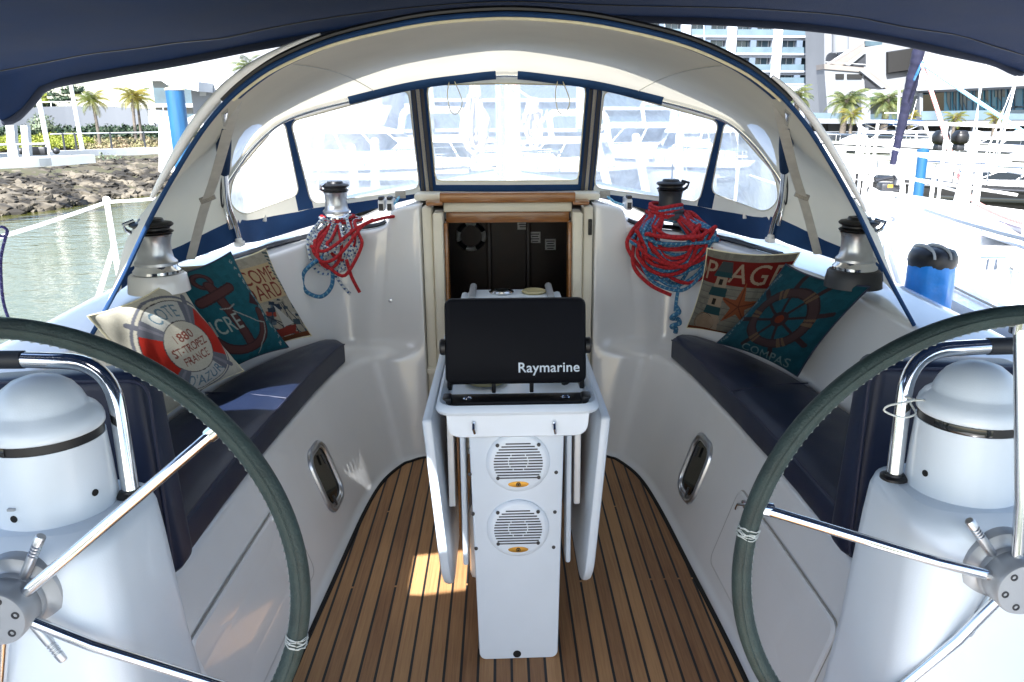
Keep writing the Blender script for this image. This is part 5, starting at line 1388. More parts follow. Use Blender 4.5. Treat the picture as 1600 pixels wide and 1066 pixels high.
# curved white wall behind the hedge
m = MB(); A = []
for i in range(40):
    px = -40 + 340 * i / 39; p, _ = L(px, 11.3); zt = P(px, 176 - 10 * sin(pi * min(1, max(0, (px + 40) / 340))) + 0, y=p.y).z; A.append((p, zt))
m.grid([[V((p.x, p.y, -.2)) for p, z in A], [V((p.x, p.y, z)) for p, z in A], [V((p.x - .0, p.y + .35, z)) for p, z in A], [V((p.x, p.y + .35, -.2)) for p, z in A]])
t = thing('garden_wall', 'long curved white rendered wall with a thin railing on top, behind the hedge', 'wall', A[20][0])
m.build('wall_face', 'gardw', t)
m = MB(); m.tube([V((p.x, p.y + .2, z + .22)) for p, z in A], .025, 5)
for p, z in A[::2]: m.tube([V((p.x, p.y + .2, z)), V((p.x, p.y + .2, z + .22))], .018, 5)
m.build('railing', 'white', t)
p, _ = L(70, 15.5); t = thing('leafy_tree', 'dark leafy treetop with yellow patches beyond the white wall', 'tree', p)
m = MB(); zt = P(70, 150, y=p.y).z
for k in range(9): leafcloud(m, (p.x + rnd.uniform(-1.5, 1.7), p.y + rnd.uniform(-.6, .6), zt + rnd.uniform(-.7, .25)), (.6, .6, .4), 150, .2, rnd)
m.build('crown', 'leafd', t, smooth=0, recalc=False)
m = MB(); leafcloud(m, (p.x + .1, p.y - .9, zt - .35), (.55, .4, .5), 260, .2, rnd); m.build('yellow_spray', 'leafy', t, smooth=0, recalc=False)
m = MB(); m.tube([p, (p.x, p.y, zt)], [.16, .08], 8); m.build('trunk', 'trunk', t)

# quay railing, poles, pile
m = MB(); pts = [L(px, .25, .78)[0] for px in range(88, 300, 8)]; m.tube(pts, .028, 6)
t = thing('quay_railing', 'low grey railing with thin posts along the quay edge', 'railing', L(180, .25)[0]); m.build('rail', 'conc', t)
for px in (106, 127, 178, 228, 268):
    p, _ = L(px, .2); mm = MB(); mm.tube([p + V((0, 0, .1)), p + V((0, 0, .80))], .035, 6); mm.build('post', 'dkm', t)
for px, r, yt, lab in ((74, .085, 60, 'white flagpole nearer the bimini corner, left of the other pole'), (136, .075, 40, 'white flagpole left of the single palm')):
    p, _ = L(px, 1.3); zt = p.z + 6; m = MB(); e = V((-.03, 0, 1)) * 8
    m.tube([p, p + e], [r, r * .6], 10); t = thing('flagpole', lab, 'flagpole', p, 'flagpoles on the quay'); m.build('pole', 'white', t); mm = MB(); mm.box(p + V((0, 0, .08)), (.35, .35, .16), .03); mm.build('footing', 'conc', t)
p = P(287, 250, d=26); p.z = WZ; r = 13.5 / F * 26; zt = P(287, 142, d=26).z
t = thing('mooring_pile', 'thick blue mooring pile at the left edge of the sprayhood', 'mooring pile', p)
m = MB(); m.tube([p - V((0, 0, 1)), (p.x - .03, p.y, zt)], r, 28); m.build('pile', 'bluep', t)
m = MB(); m.lathe([(r * 1.06, 0), (r * 1.06, .05), (r * .5, .10), (.01, .11)], (p.x - .03, p.y, zt), 28); m.build('cap', 'webw', t)
p = P(267, 245, d=26.5); m = MB(); p.z = -.1; m.lathe([(.42, 0), (.36, .5), (.24, 1.6), (.20, 1.72), (.01, 1.76)], p, 24); tag(m.build('bollard', 'white'), 'white tapering concrete bollard beside the blue pile', 'bollard')
# gangway and steel beam end at far left
t = thing('jetty', 'white jetty beam end with a small rail over the boulders, far left', 'jetty', P(30, 250, d=19))
a, b = P(-160, 272, d=17), P(82, 260, d=20); dz = V((0, 0, .22)); w = V((.3, 1.6, 0))
m = MB(); m.xprism([a, b, b + dz, a + dz], w); m.build('beam', 'white', t)
m = MB(); q = b + (a - b).normalized() * -.012; m.xprism([b + (b - a).normalized() * -.3 + V((0, -.01, .02)), b + V((0, -.01, .02)), b + V((0, -.01, .2)), b + (b - a).normalized() * -.3 + V((0, -.01, .2))], V((0, -.02, 0))); m.build('end_plate', 'anod', t)
m = MB(); ra = [a.lerp(b, f) + V((0, .05, .55)) for f in (0, .25, .5, .75, .98)]; m.tube(ra, .025, 6)
for q in ra: m.tube([q, q - V((0, 0, .35))], .02, 6)
m.build('rail', 'white', t)
for px, wd, lab in ((15, .20, 'pale square post left of two at the jetty'), (37, .16, 'grey square post right of two at the jetty')):
    p = P(px + 4, 248, d=20.6); zt = P(px, 196, d=20.6); m = MB(); m.xprism([p + V((-wd / 2, 0, 0)), p + V((wd / 2, 0, 0)), zt + V((wd / 2, 0, 0)), zt + V((-wd / 2, 0, 0))], (0, .16, 0)); tag(m.build('jetty_post', 'conc' if px < 20 else 'anod'), lab, 'post', 'posts at the jetty')
p = P(58, 236, d=21.5); m = MB(); m.box(p, (.55, .25, .22), .05); m.tube([p + V((-.3, 0, .16)), p + V((.3, 0, .16))], .03, 6); m.ball(p + V((.5, 0, 0)), .09); m.ball(p + V((-.42, 0, 0)), .09)
tag(m.build('service_trolley', 'dkm'), 'small dark trolley parked at the jetty end', 'trolley')
# purple mooring line on the far left
m = MB(); a = P(3, 362, d=2.3); m.tube(catmull([a + V((.016 * cos(q), 0, .014 * sin(q))) for q in [i * .8 for i in range(9)]] + [P(2, 400, d=2.3), P(2, 440, d=2.3), P(6, 475, d=2.3), P(16, 505, d=2.25)], 60), .0042, 6)
tag(m.build('purple_line', 'rpu'), 'thin purple line hanging at the left picture edge', 'line')

# left buildings
def slab(name, pts, h, mt_, par): m = MB(); m.xprism(pts, h); return m.build(name, mt_, par, smooth=0)
yb = 62
t = thing('white_building', 'plain white building with a cantilevered canopy, behind the blue pile', 'building', P(350, 190, y=yb))
c0, c1 = P(306, 210, y=yb), P(600, 210, y=yb); zt = P(306, 40, y=yb).z
m = MB(); m.span((c0.x, yb, -.2), (c1.x, yb + 14, zt)); m.build('block', 'gardw', t, smooth=0)
a, b, c_, d = P(233, 114, y=yb - 3), P(310, 128, y=yb - 3), P(310, 143, y=yb - 3), P(262, 133, y=yb - 3)
slab('canopy', [a, b, c_, d], (0, 6, 0), 'conc', t)
slab('low_wing', [P(292, 185, y=yb - 2), P(318, 172, y=yb - 2), P(318, 215, y=yb - 2), P(292, 215, y=yb - 2)], (0, 3, 0), 'conc', t)
for k in range(3): slab('wall_panel', [P(312 + 22 * k, 84 + 12 * k, y=yb - .05), P(322 + 22 * k, 84 + 12 * k, y=yb - .05), P(322 + 22 * k, 150, y=yb - .05), P(312 + 22 * k, 150, y=yb - .05)], (0, .04, 0), 'conc', t)
slab('lamp', [P(340, 80, y=yb - .2), P(350, 79, y=yb - .2), P(350, 84, y=yb - .2), P(340, 84, y=yb - .2)], (0, .15, 0), 'grey', t)
p = P(392, 150, y=50); p.z = 0; palm(p, P(392, 106, y=50).z, 1.25, 20, 11, 'dark palm crown peeping over the left shoulder of the sprayhood', fm='frondd')

# ---------------------------------------------------------------- hotel
YH = 140
def H(px, py, dy=0): return P(px, py, y=YH + dy)
hotel = thing('hotel_tower', 'tall white hotel tower with recessed blue balconies', 'hotel', (40, YH, 0))
bays = [(-60, -8), (12, 64), (84, 136), (156, 208), (228, 280), (300, 352), (372, 424), (444, 496), (516, 568), (588, 640), (660, 712), (732, 784), (863, 918), (935, 992), (1007, 1064), (1079, 1136), (1151, 1208), (1223, 1281)][11:]
fl_y = [-25, 2.5, 30, 57.7, 85.3, 112.5, 133]
xl, xr = H(720, 0).x, H(1286, 0).x
def hz(py): return H(1000, py).z
m = MB(); m.span((xl, YH + 1.6, 0), (xr, YH + 14, hz(-40))); m.build('core', 'bluew', hotel, smooth=0)
prev = xl
for i, (a, b) in enumerate(bays + [(1286.01, 0)]):
    xa = H(a, 60).x
    mm = MB(); mm.span((prev, YH, hz(150) - 6), (xa, YH + 1.9, hz(-42))); mm.build('pier', 'hotelw', hotel, smooth=0)
    if b: prev = H(b, 60).x
bproto = {}
for (a, b) in bays:
    xa, xb = H(a, 60).x, H(b, 60).x
    mm = MB(); mm.span((xa, YH - .02, hz(133) - 12), (xb, YH + 1.58, hz(133) - .02)); mm.build('base_wall', 'hotelw', hotel, smooth=0)
    for k in range(len(fl_y) - 1):
        z1, z0 = hz(fl_y[k]), hz(fl_y[k + 1])
        if a < 900 and k > 3: continue
        mm = MB(); mm.span((xa, YH - .15, z0), (xb, YH + 1.58, z0 + .30)); mm.span((xa, YH + .5, z1 - .42), (xb, YH + 1.5, z1 - .01)); bal = mm.build('balcony', 'hotelw', hotel, smooth=0)
        mm = MB(); mm.span((xa + .1, YH - .08, z0 + .33), (xb - .1, YH - .03, z0 + 1.25)); mm.build('balustrade', 'balg', bal, smooth=0)
        mid = (xa + xb) / 2 - .2
        mm = MB(); mm.span((mid - .45, YH + .1, z0 + .3), (mid + .55, YH + 1.5, z1 - .43)); mm.build('partition', 'bluew', bal, smooth=0)
        for u0, u1 in ((xa + .25, mid - .5), (mid + .7, xb - .3)):
            w = MB(); w.span((u0, YH + 1.40, z0 + .32), (u1, YH + 1.55, z1 - .45), 0, 0)
            n = 2
            for q in range(n + 1): w.box((u0 + (u1 - u0) * q / n, YH + 1.37, (z0 + z1) / 2), (.10, .05, z1 - z0 - .78), 0, 1)
            w.build('window', ['wglass', 'conc'], bal, smooth=0)
m = MB(); m.xprism([H(1272, 133), H(1286, 133), H(1300, 205), H(1284, 205)], (0, 6, 0)); m.build('slanted_leg', 'hotelw', hotel, smooth=0)

# ---------------------------------------------------------------- congress hall with stairs and screen
YA = 112
def A_(px, py, dy=0): return P(px, py, y=YA + dy)
hall = thing('congress_hall', 'white curved hall with outside stairs, black screen and blue glass front', 'building', A_(1450, 200))
def poly(name, pts, dy, th, mt_, par=None, sm=0): m = MB(); m.xprism([A_(x, y, dy) for x, y in pts], (0, th, 0)); return m.build(name, mt_, par or hall, smooth=sm)
poly('rear_wall', [(1288, 30), (1345, 30), (1345, 215), (1288, 215)], 18, 8, 'hallw')
poly('rear_wall', [(1322, 20), (1700, 20), (1700, 150), (1322, 150)], 14, 3, 'hallw')
poly('high_window', [(1352, 64), (1379, 66), (1378, 71), (1352, 72)], 13.5, .3, 'wglass')
m = MB(); m.tube([A_(1313, 20, 12), A_(1313, 82, 12)], 1.2, 24); m.build('round_tower', 'hallw', hall)
poly('screen_wall', [(1350, 74), (1425, 63), (1480, 62), (1480, 150), (1400, 150), (1350, 118)], 6, 5, 'hallw')
# big curved shell
m = MB(); rows = []
for i in range(20):
    f = i / 19; px = 1432 + 268 * f; bulge = -5 * sin(pi * f * .7)
    rows.append([A_(px, 60 - 30 * f, 4 + bulge), A_(px, 100, 1 + bulge), A_(px, 142 - 12 * f, 0 + bulge * .8), A_(px, 146 - 12 * f, 1.5 + bulge * .5), A_(px, 138 - 10 * f, 9)])
m.grid(rows); m.build('curved_shell', 'hallw', hall, smooth=50)
sw = A_(1388, 76, 5.4); 
scr = poly('video_screen', [(1388, 82), (1467, 70), (1465, 103), (1388, 114)], 5.2, .5, 'hole')
poly('screen_edge', [(1386.5, 81), (1468.5, 68.5), (1466.5, 104.5), (1386.5, 115.5)], 5.5, .4, 'dkm', scr)
# stairs
for pts, dy, mt_ in (([(1300, 100), (1351, 68), (1351, 80), (1314, 104)], 5, 'stairc'), ([(1322, 104), (1353, 84), (1353, 104)], 4.6, 'dkm'), ([(1288, 100), (1352, 106), (1396, 140), (1396, 148), (1350, 113), (1288, 108)], 4, 'stairc'), ([(1288, 107), (1350, 112), (1396, 148), (1396, 215), (1296, 215)], 4.2, 'hallw')):
    poly('stair_flight' if mt_ == 'stairc' else 'stair_wall', pts, dy, 3, mt_)
poly('stair_edge', [(1321, 101), (1352, 79), (1352, 83), (1326, 104)], 4.2, .5, 'hallw'); poly('stair_edge', [(1344, 111), (1353, 111), (1384, 136), (1378, 138)], 3.6, .5, 'hallw')
for a_, b_ in (((1306, 115.5), (1319, 123)), ((1324, 116), (1347, 123))): poly('wall_opening', [(a_[0], a_[1]), (b_[0], a_[1]), (b_[0], b_[1]), (a_[0], b_[1])], 4.0, .3, 'hole')
poly('stair_void', [(1351, 118), (1372, 137), (1352, 137)], 4.0, .3, 'dkm')
m = MB(); m.tube([A_(1290, 97, 3.9), A_(1352, 101, 3.9), A_(1398, 137, 3.9)], .06, 5); m.tube([A_(1302, 94, 4.8), A_(1350, 62, 4.8)], .06, 5); m.build('handrail', 'grey', hall)
poly('entrance_block', [(1346, 142), (1440, 136), (1440, 150), (1360, 154), (1360, 212), (1346, 212)], 1, 4, 'hallw')
poly('entrance_glass', [(1360, 150), (1442, 148), (1442, 188), (1360, 188)], 3, 1, 'wglass')
poly('entrance_pier', [(1437, 145), (1442, 145), (1442, 190), (1437, 190)], .5, 1, 'hallw')
gl = poly('glass_front', [(1442, 148), (1700, 120), (1700, 190), (1442, 190)], 3.2, 1, 'bglass')
rnd = random.Random(8); m = MB()
for i in range(46):
    px = 1480 + i * 5 + rnd.uniform(-1, 1); t0 = 144 - (px - 1442) * .108
    if rnd.random() < .75: m.xprism([A_(px, t0, 3), A_(px + .7, t0, 3), A_(px + .7, 190, 3), A_(px, 190, 3)], (0, .12, 0), 0)
    if rnd.random() < .35: m.xprism([A_(px, t0 + 2, 3.1), A_(px + 5, t0 + 1, 3.1), A_(px + 5, t0 + 20 + rnd.random() * 20, 3.1), A_(px, t0 + 20, 3.1)], (0, .06, 0), 1 + int(rnd.random() < .3))
    if rnd.random() < .2: m.xprism([A_(px, 166, 2.9), A_(px + 10, 166, 2.9), A_(px + 10, 168, 2.9), A_(px, 168, 2.9)], (0, .1, 0), 0)
m.build('mullions', ['bluew', 'balg', 'wglass'], gl, smooth=0)
poly('dark_glass_bay', [(1442, 149), (1475, 144), (1475, 190), (1442, 190)], 3.05, .1, 'glassd')
poly('terrace_balustrade', [(1440, 174), (1700, 170), (1700, 187), (1440, 188)], -.6, .08, 'balg')
poly('terrace_slab', [(1268, 185), (1440, 189), (1440, 184), (1700, 184), (1700, 197), (1405, 197), (1405, 194), (1268, 193)], -.5, 6, 'hallw')
poly('low_terrace', [(1268, 176), (1346, 178), (1346, 186), (1268, 185)], -.2, .2, 'balg')
poly('ground_floor_wall', [(1268, 192), (1700, 194), (1700, 250), (1268, 250)], 4.5, 1, 'dkm')
for k, (x0, x1) in enumerate(((1447, 1458), (1462, 1471), (1528, 1542), (1548, 1560), (1576, 1592), (1600, 1630))): poly('shop_window', [(x0, 204), (x1, 204), (x1, 234), (x0, 234)], 4.2, .2, 'balg')
for px in (1352, 1378, 1437, 1485, 1520, 1566): poly('column', [(px, 194), (px + 5, 194), (px + 5, 242), (px, 242)], 0, .6, 'hallw')
m = MB(); m.span((8, 96, -3), (160, 200, -.15)); m.span((8, 95.7, -3), (160, 96, .05)); tag(m.build('promenade', 'hallw', smooth=0), 'pale promenade before the hall', 'pavement', kind='structure')
m = MB(); m.span((-160, 52, -3), (8, 220, -.25)); tag(m.build('quay_ground', 'hallw', smooth=0), 'pale quay ground ahead', 'pavement', kind='structure')
def bigpalm(px, topy, basey, d, fl, nf, seed, label, fm='frondd', tr=.28):
    p = P(px, basey, y=d); tz = P(px, topy, y=d).z; p = P(px, topy, y=d); p.z = -.2; palm(p, tz + .2, fl, nf, seed, label, fm=fm, group='palms on the promenade', tr=tr)
bigpalm(1247, 152, 0, 92, 2.6, 28, 21, 'dark palm partly behind the right edge of the sprayhood')
bigpalm(1321, 160, 0, 92, 2.9, 34, 22, 'broad dark palm below the white stairs, left of the furled sail', tr=.3)
bigpalm(1385, 160, 0, 92, 2.8, 32, 23, 'broad dark palm with brown trunk against the entrance, nearest the furled sail', tr=.35)
bigpalm(1331, 181, 0, 78, 1.5, 20, 24, 'small sunlit yellow palm below the broad dark palm', fm='frond', tr=.14)
bigpalm(1422, 184, 0, 80, 1.4, 16, 25, 'small yellow-green palm just right of the furled sail', fm='frond', tr=.13)
bigpalm(1492, 186, 0, 80, 1.45, 18, 26, 'small yellow-green palm under the terrace, by the white boat pole', fm='frond', tr=.14)
bigpalm(1555, 186, 0, 80, 1.35, 18, 27, 'slim green palm farthest right before the blue glass front', fm='frond', tr=.16)
m = MB(); q = [P(1405, 131, y=70), P(1405, 205, y=70)]; q[1].z = -.3; m.tube([q[1], q[0]], [.10, .08], 8); m.tube([q[0] - V((1.0, 0, 2.4)), q[0] - V((-.1, 0, 2.4))], .05, 6); m.box(q[0] + V((0, 0, .1)), (.5, .2, .2), .05)
tag(m.build('street_lamp', 'white'), 'slim white lamp post beside the furled navy sail', 'lamp post')

# buildings far ahead, seen only through the hazy windows
for x0, x1, yt, y, mt_, lab in ((-34, -8, 128, 84, 'wglass', 'bluish glazed building far ahead, left half of the windows'), (-7, 8, 112, 88, 'bluew', 'dark grey-blue building dead ahead behind the mast'), (10, 29, 138, 90, 'wglass', 'bluish glazed building far ahead, seen through the right window')):
    z = P(788, yt, y=y).z; t = thing('far_building', lab, 'building', ((x0 + x1) / 2, y, 0)); m = MB(); m.span((x0, y, -.3), (x1, y + 8, z)); m.build('block', mt_, t, smooth=0)
    m = MB(); n = max(2, int((z) / 3.0))
    for k in range(n + 1): m.span((x0 - .1, y - .6, .2 + k * (z - .2) / n), (x1 + .1, y - .01, .55 + k * (z - .2) / n))
    m.build('floor_slabs', 'concw', t, smooth=0)
# ================================================================ boats around us
def motor_yacht(name, pos, length, beam, heading, label, hullm='white', cabin=1.0, flybridge=False, bimini=False, seed=0, ah=.65):
    """bow towards local +x; built in place"""
    t = thing(name, label, 'motor boat', (pos[0], pos[1], WZ), 'motor boats in the marina')
    rot = M.Rotation(heading, 3, 'Z'); T = lambda v: V((pos[0], pos[1], WZ)) + rot @ V(v)
    def put(mb, nm, mt_, par=t, **k):
        mb.v = [tuple(T(v)) for v in mb.v]; return mb.build(nm, mt_, par, **k)
    Lh = length; hb = beam / 2; fb = .085 * length + .35
    def half(s): return hb * (1 - max(0, (s - .45) / .55) ** 2.2)
    m = MB(); rows = []
    for i in range(22):
        s = i / 21; x = -Lh / 2 + Lh * s; h = half(s) + .02; f = fb * (.86 + .30 * s ** 2)
        rake = .06 * Lh * s ** 3
        rows.append([(x + rake, y * h, z) for y, z in ((-1.0, f), (-1.02, f - .10), (-.93, f * .45), (-.80, 0), (-.5, -.3), (.5, -.3), (.80, 0), (.93, f * .45), (1.02, f - .10), (1.0, f))])
    m.grid(rows); m.add(rows[0], [tuple(range(10))])
    m.grid([[(r[0][0], r[0][1], r[0][2] - .03), (r[0][0], 0, r[0][2] + .06), (r[-1][0], r[-1][1], r[-1][2] - .03)] for r in rows])
    hull = put(m, 'hull', hullm, smooth=50)
    for sg in (-1, 1):
        m = MB(); m.tube([(r[0][0], sg * abs(r[0][1]) * 1.03, r[0][2] - .09) for r in rows], .035, 6); put(m, 'rub_rail', 'dkm', hull)
        m = MB(); pts = []
        for i in range(7, 18): r = rows[i]; pts.append(V((r[0][0], sg * (abs(r[0][1]) * 1.012 - .02), r[0][2] * .66)))
        m.tube(pts, .07 * Lh / 9, 6, flat=(.35, 1)); put(m, 'hull_window', 'glassd', hull)
    # cabin
    ch = .085 * Lh * cabin + .25; x0, x1 = -.22 * Lh, .30 * Lh
    def cab(z, a, b, k): 
        out = []
        for s, w in ((0, .72), (.25, .78), (.6, .74), (.85, .55), (1, .22)): out.append((a + (b - a) * s, w))
        return [(x, -hb * w * k, z) for x, w in out] + [(x, hb * w * k, z) for x, w in out[::-1]]
    zb = fb * .92; lv = [(zb, x0, x1, 1.0), (zb + ch * .42, x0 + .01 * Lh, x1 - .035 * Lh, .97), (zb + ch * .95, x0 + .03 * Lh, x1 - .15 * Lh, .84), (zb + ch, x0 + .02 * Lh, x1 - .18 * Lh, .80), (zb + ch * 1.06, x0 + .05 * Lh, x1 - .22 * Lh, .66)]
    m = MB(); rr = [cab(*q) for q in lv]; m.grid(rr, closed=True); m.add(rr[-1], [tuple(range(10))]); cb = put(m, 'cabin', 'white', smooth=35)
    a, b = cab(zb + ch * .46, x0 + .012 * Lh, x1 - .047 * Lh, .985), cab(zb + ch * .90, x0 + .028 * Lh, x1 - .138 * Lh, .87)
    for i, nm in ((0, 'side_window'), (1, 'side_window'), (2, 'side_window'), (3, 'windscreen'), (4, 'windscreen'), (5, 'windscreen'), (6, 'side_window'), (7, 'side_window'), (8, 'side_window')):
        p = [V(a[i]), V(a[i + 1]), V(b[i + 1]), V(b[i])]; c = sum(p, V((0, 0, 0))) / 4; m = MB(); m.add([c + (q - c) * .92 for q in p], [(0, 1, 2, 3)]); put(m, nm, 'glassd', cb, smooth=0)
    zt = zb + ch * 1.06
    if flybridge:
        m = MB(); fr = [cab(z, a_, b_, k) for z, a_, b_, k in ((zt - .02, x0 + .02 * Lh, x1 - .22 * Lh, .72), (zt + .55, x0 + .0 * Lh, x1 - .18 * Lh, .80), (zt + .56, x0 + .01 * Lh, x1 - .19 * Lh, .76), (zt + .1, x0 + .03 * Lh, x1 - .22 * Lh, .66))]
        m.grid(fr, closed=True); m.add(fr[-1], [tuple(range(10))]); put(m, 'flybridge', 'white', smooth=35)
    arch = zt + (.5 if flybridge else .05)
    m = MB(); xa = x0 + .06 * Lh; w = hb * .66
    m.tube(fillet([(xa - .45, -w, fb), (xa, -w * .95, arch + ah), (xa, w * .95, arch + ah), (xa - .45, w, fb)], .25, 5), .07, 8, flat=(1.5, .7)); put(m, 'radar_arch', 'white')
    m = MB(); m.tube([(xa, 0, arch + ah), (xa - .25, 0, arch + ah + 1.2)], .015, 5); put(m, 'antenna', 'white')
    if bimini:
        m = MB(); m.grid([[(xa + 2.3 * u, w * v, arch + ah - .03 + .22 * sin(pi * (v + 1) / 2)) for v in np.linspace(-1, 1, 9)] for u in (-.15, .3, .7, 1)]); m.grid([[(xa + 2.3 * u, w * v, arch + ah - .07 + .22 * sin(pi * (v + 1) / 2)) for v in np.linspace(-1, 1, 9)] for u in (-.15, .3, .7, 1)]); put(m, 'sun_canopy', 'navy')
        m = MB()
        for v in (-.95, .95):
            for u in (.1, .9): m.tube([(xa + 2.3 * u, w * v, arch + ah - .05), (xa + 1.1, w * v, zt)], .022, 5)
        put(m, 'canopy_frame', 'steel')
    for sg in (-1, 1):
        m = MB(); pts = []
        for i in range(10, 22): r = rows[i]; pts.append(V((r[0][0], sg * abs(r[0][1]) * .95, r[0][2] + .42)))
        m.tube(pts, .022, 6)
        for q in pts[::2]: m.tube([q, q - V((0, 0, .42))], .018, 5)
        put(m, 'bow_rail', 'steel')
    return t
def at_px(px, d): p = P(px, 200, y=d); return (p.x, p.y)
R = radians
motor_yacht('motor_yacht', at_px(1385, 42), 9.5, 3.2, R(197), 'large white motor yacht with navy sun canopy, right of the sprayhood', cabin=.55, flybridge=False, bimini=True, ah=.3)
motor_yacht('motor_yacht', at_px(1560, 36), 9.0, 2.8, R(185), 'grey-white motor boat lying beyond the dark water, under the terrace', hullm='ribg', cabin=.35, ah=.15)
motor_yacht('motor_yacht', at_px(1690, 28), 8.0, 2.6, R(170), 'white motor boat cut by the right picture edge', cabin=.4, ah=.2)
motor_yacht('motor_yacht', at_px(1090, 25), 9.0, 3.1, R(250), 'white motor boat seen through the right hood window, bow towards us', cabin=1.1, flybridge=True)
motor_yacht('motor_yacht', at_px(985, 30), 9.5, 3.2, R(215), 'white motor boat beyond the right window, broadside', cabin=1.1)
motor_yacht('motor_yacht', at_px(870, 24), 8.5, 3.0, R(240), 'white motor boat through the centre window, right of the mast', cabin=.8)
motor_yacht('motor_yacht', at_px(715, 23), 9.0, 3.1, R(300), 'white motor boat through the centre window, left of the mast', cabin=.8)
motor_yacht('motor_yacht', at_px(560, 24), 9.5, 3.2, R(320), 'white motor boat seen through the left hood window', cabin=1.0, flybridge=True)
motor_yacht('motor_yacht', at_px(420, 31), 8.5, 3.0, R(330), 'white motor boat seen through the small far left pane', cabin=.9)

motor_yacht('motor_yacht', at_px(1590, 19), 7.0, 2.4, R(184), 'low dark hulled motor boat lying across behind the red sheet', hullm='black', cabin=.2, ah=.05)
# pontoon and white posts ahead
m = MB(); m.span((-5.2, 15.0, WZ - .2), (7, 16.6, WZ + .45), .03); tag(m.build('pontoon', 'pont'), 'long floating pontoon deck ahead of our bow', 'pontoon')
for px, d, yt, lean, lab in ((585, 15.5, 222, .02, 'white boat davit through the left window'), (556, 15.6, 232, -.01, 'second white davit post through the left window, farther left'), (1020, 15.5, 215, -.12, 'leaning white post through the right window'), (1061, 15.6, 213, -.01, 'upright white post through the right window'), (965, 15.7, 225, -.14, 'leaning white post nearest the centre window on the right')):
    p = P(px, 300, y=d); p.z = WZ + .45; q = P(px, yt, y=d); q.x = p.x + lean * 3; m = MB(); m.tube([p, q], .085, 10); m.ball(q, .087, 0, 10)
    tag(m.build('mooring_post', 'white'), lab, 'post', 'white posts on the pontoon')

# blue wrapped bundle lashed outside the right coaming
t = thing('wrapped_bundle', 'bright blue tarp bundle with strapped black top outside the right coaming', 'bundle', P(1440, 490, y=3.1))
c = P(1442, 520, y=3.1); k = (P(1480, 500, y=3.1) - P(1446, 500, y=3.1)).length
m = MB(); rows = []
for i in range(22):
    z = -.22 + .52 * i / 21; row_ = []
    for j in range(40):
        a = 2 * pi * j / 40; r = k * (1.02 - .10 * max(0, z) / .3) * (1 + .10 * noise.noise(V((cos(a) * 2, sin(a) * 2, z * 9))) + .03 * sin(7 * a + 26 * z) + .03 * noise.noise(V((cos(a) * 6, sin(a) * 6, z * 30))))
        row_.append(c + V((r * cos(a), r * sin(a) * 1.1, z)))
    rows.append(row_)
m.grid(rows, closed=True); m.build('blue_tarp', 'tarp', t, smooth=60)
m = MB(); zt = .30; m.grid([[c + V((k * .97 * rr * cos(a), k * 1.05 * rr * sin(a), zt + h + .006 * noise.noise(V((a * 3, rr * 9, 1))))) for a in [2 * pi * j / 40 for j in range(40)]] for rr, h in ((1.0, -.02), (1.04, .0), (1.0, .025), (.9, .042), (.6, .052), (.25, .054), (.01, .054))], closed=True); m.build('black_top', 'black', t, smooth=60)
for f in (-.45, .2):
    m = MB(); m.tube([c + V((k * f, k * 1.1 * sqrt(1 - f * f) * sin(q), zt + .004 + .054 * cos(q) ** .5 if cos(q) > 0 else zt)) for q in np.linspace(-1.5, 1.5, 20)], .009, 6, flat=(1, .4)); m.build('strap', 'web', t)

# ---------------------------------------------------------------- neighbour yacht to starboard
ny = thing('neighbour_yacht', 'white sailing yacht moored close to starboard, its pale deck full of lines', 'yacht', (4.3, 5, WZ))
m = MB(); rows = []
def nb(y): f = max(0, (y - 3.0) / 4.6); return 1.45 * (1 - f ** 2.0) + .03
YS = [-2 + 9.6 * i / 30 for i in range(31)]; CX = 3.5
for y in YS: h = nb(y); zd = .78 + .03 * max(0, y - 3); rows.append([(CX - h, y, zd), (CX - h * 1.01, y, zd - .12), (CX - h * .96, y, .1), (CX - h * .8, y, -1.0), (CX + h * .8, y, -1.0), (CX + h * .96, y, .1), (CX + h * 1.01, y, zd - .12), (CX + h, y, zd)])
m.grid(rows); m.build('hull', 'white', ny, smooth=50)
m = MB(); m.grid([[(CX - nb(y) * f, y, .78 + .03 * max(0, y - 3) + .05 * (1 - f * f) - .004) for f in np.linspace(-1, 1, 9)] for y in YS]); m.build('deck', 'gel', ny, smooth=50)
m = MB(); m.grid([[(CX - w * 1.0, y, z0), (CX - w * .92, y, z1), (CX, y, z1 + .05), (CX + w * .92, y, z1), (CX + w, y, z0)] for y, w, z0, z1 in ((0.2, .85, .8, 1.1), (2.4, .8, .83, 1.08), (3.6, .62, .86, 1.02), (4.5, .4, .88, .92))]); m.build('coachroof', 'gel', ny, smooth=40)
for y0, y1, f in ((1.5, 4.0, .93), (3.6, 6.4, .62), (4.0, 6.8, .3)):
    m = MB(); m.tube([(CX - nb(y) * f, y, .785 + .03 * max(0, y - 3) + .05 * (1 - f * f)) for y in np.linspace(y0, y1, 12)], .006, 5); m.build('deck_seam', 'zipg', ny)
m = MB()
for k in range(2):
    pass
stn = []
for y in (1.2, 2.8, 4.3, 5.6, 6.6):
    h = nb(y); b = V((CX - h * .96, y, .78 + .03 * max(0, y - 3))); stn.append(b); mm = MB(); mm.tube([b, b + V((0, 0, .60))], .0125, 8); mm.lathe([(.03, 0), (.03, .015), (.015, .03)], b, 12); mm.build('stanchion', 'white', ny)
for hz_ in (.30, .59):
    mm = MB(); mm.tube([p + V((0, 0, hz_)) for p in stn], .007, 6); mm.build('lifeline', 'white', ny)
bow = V((CX, 7.6, 1.0))
mm = MB()
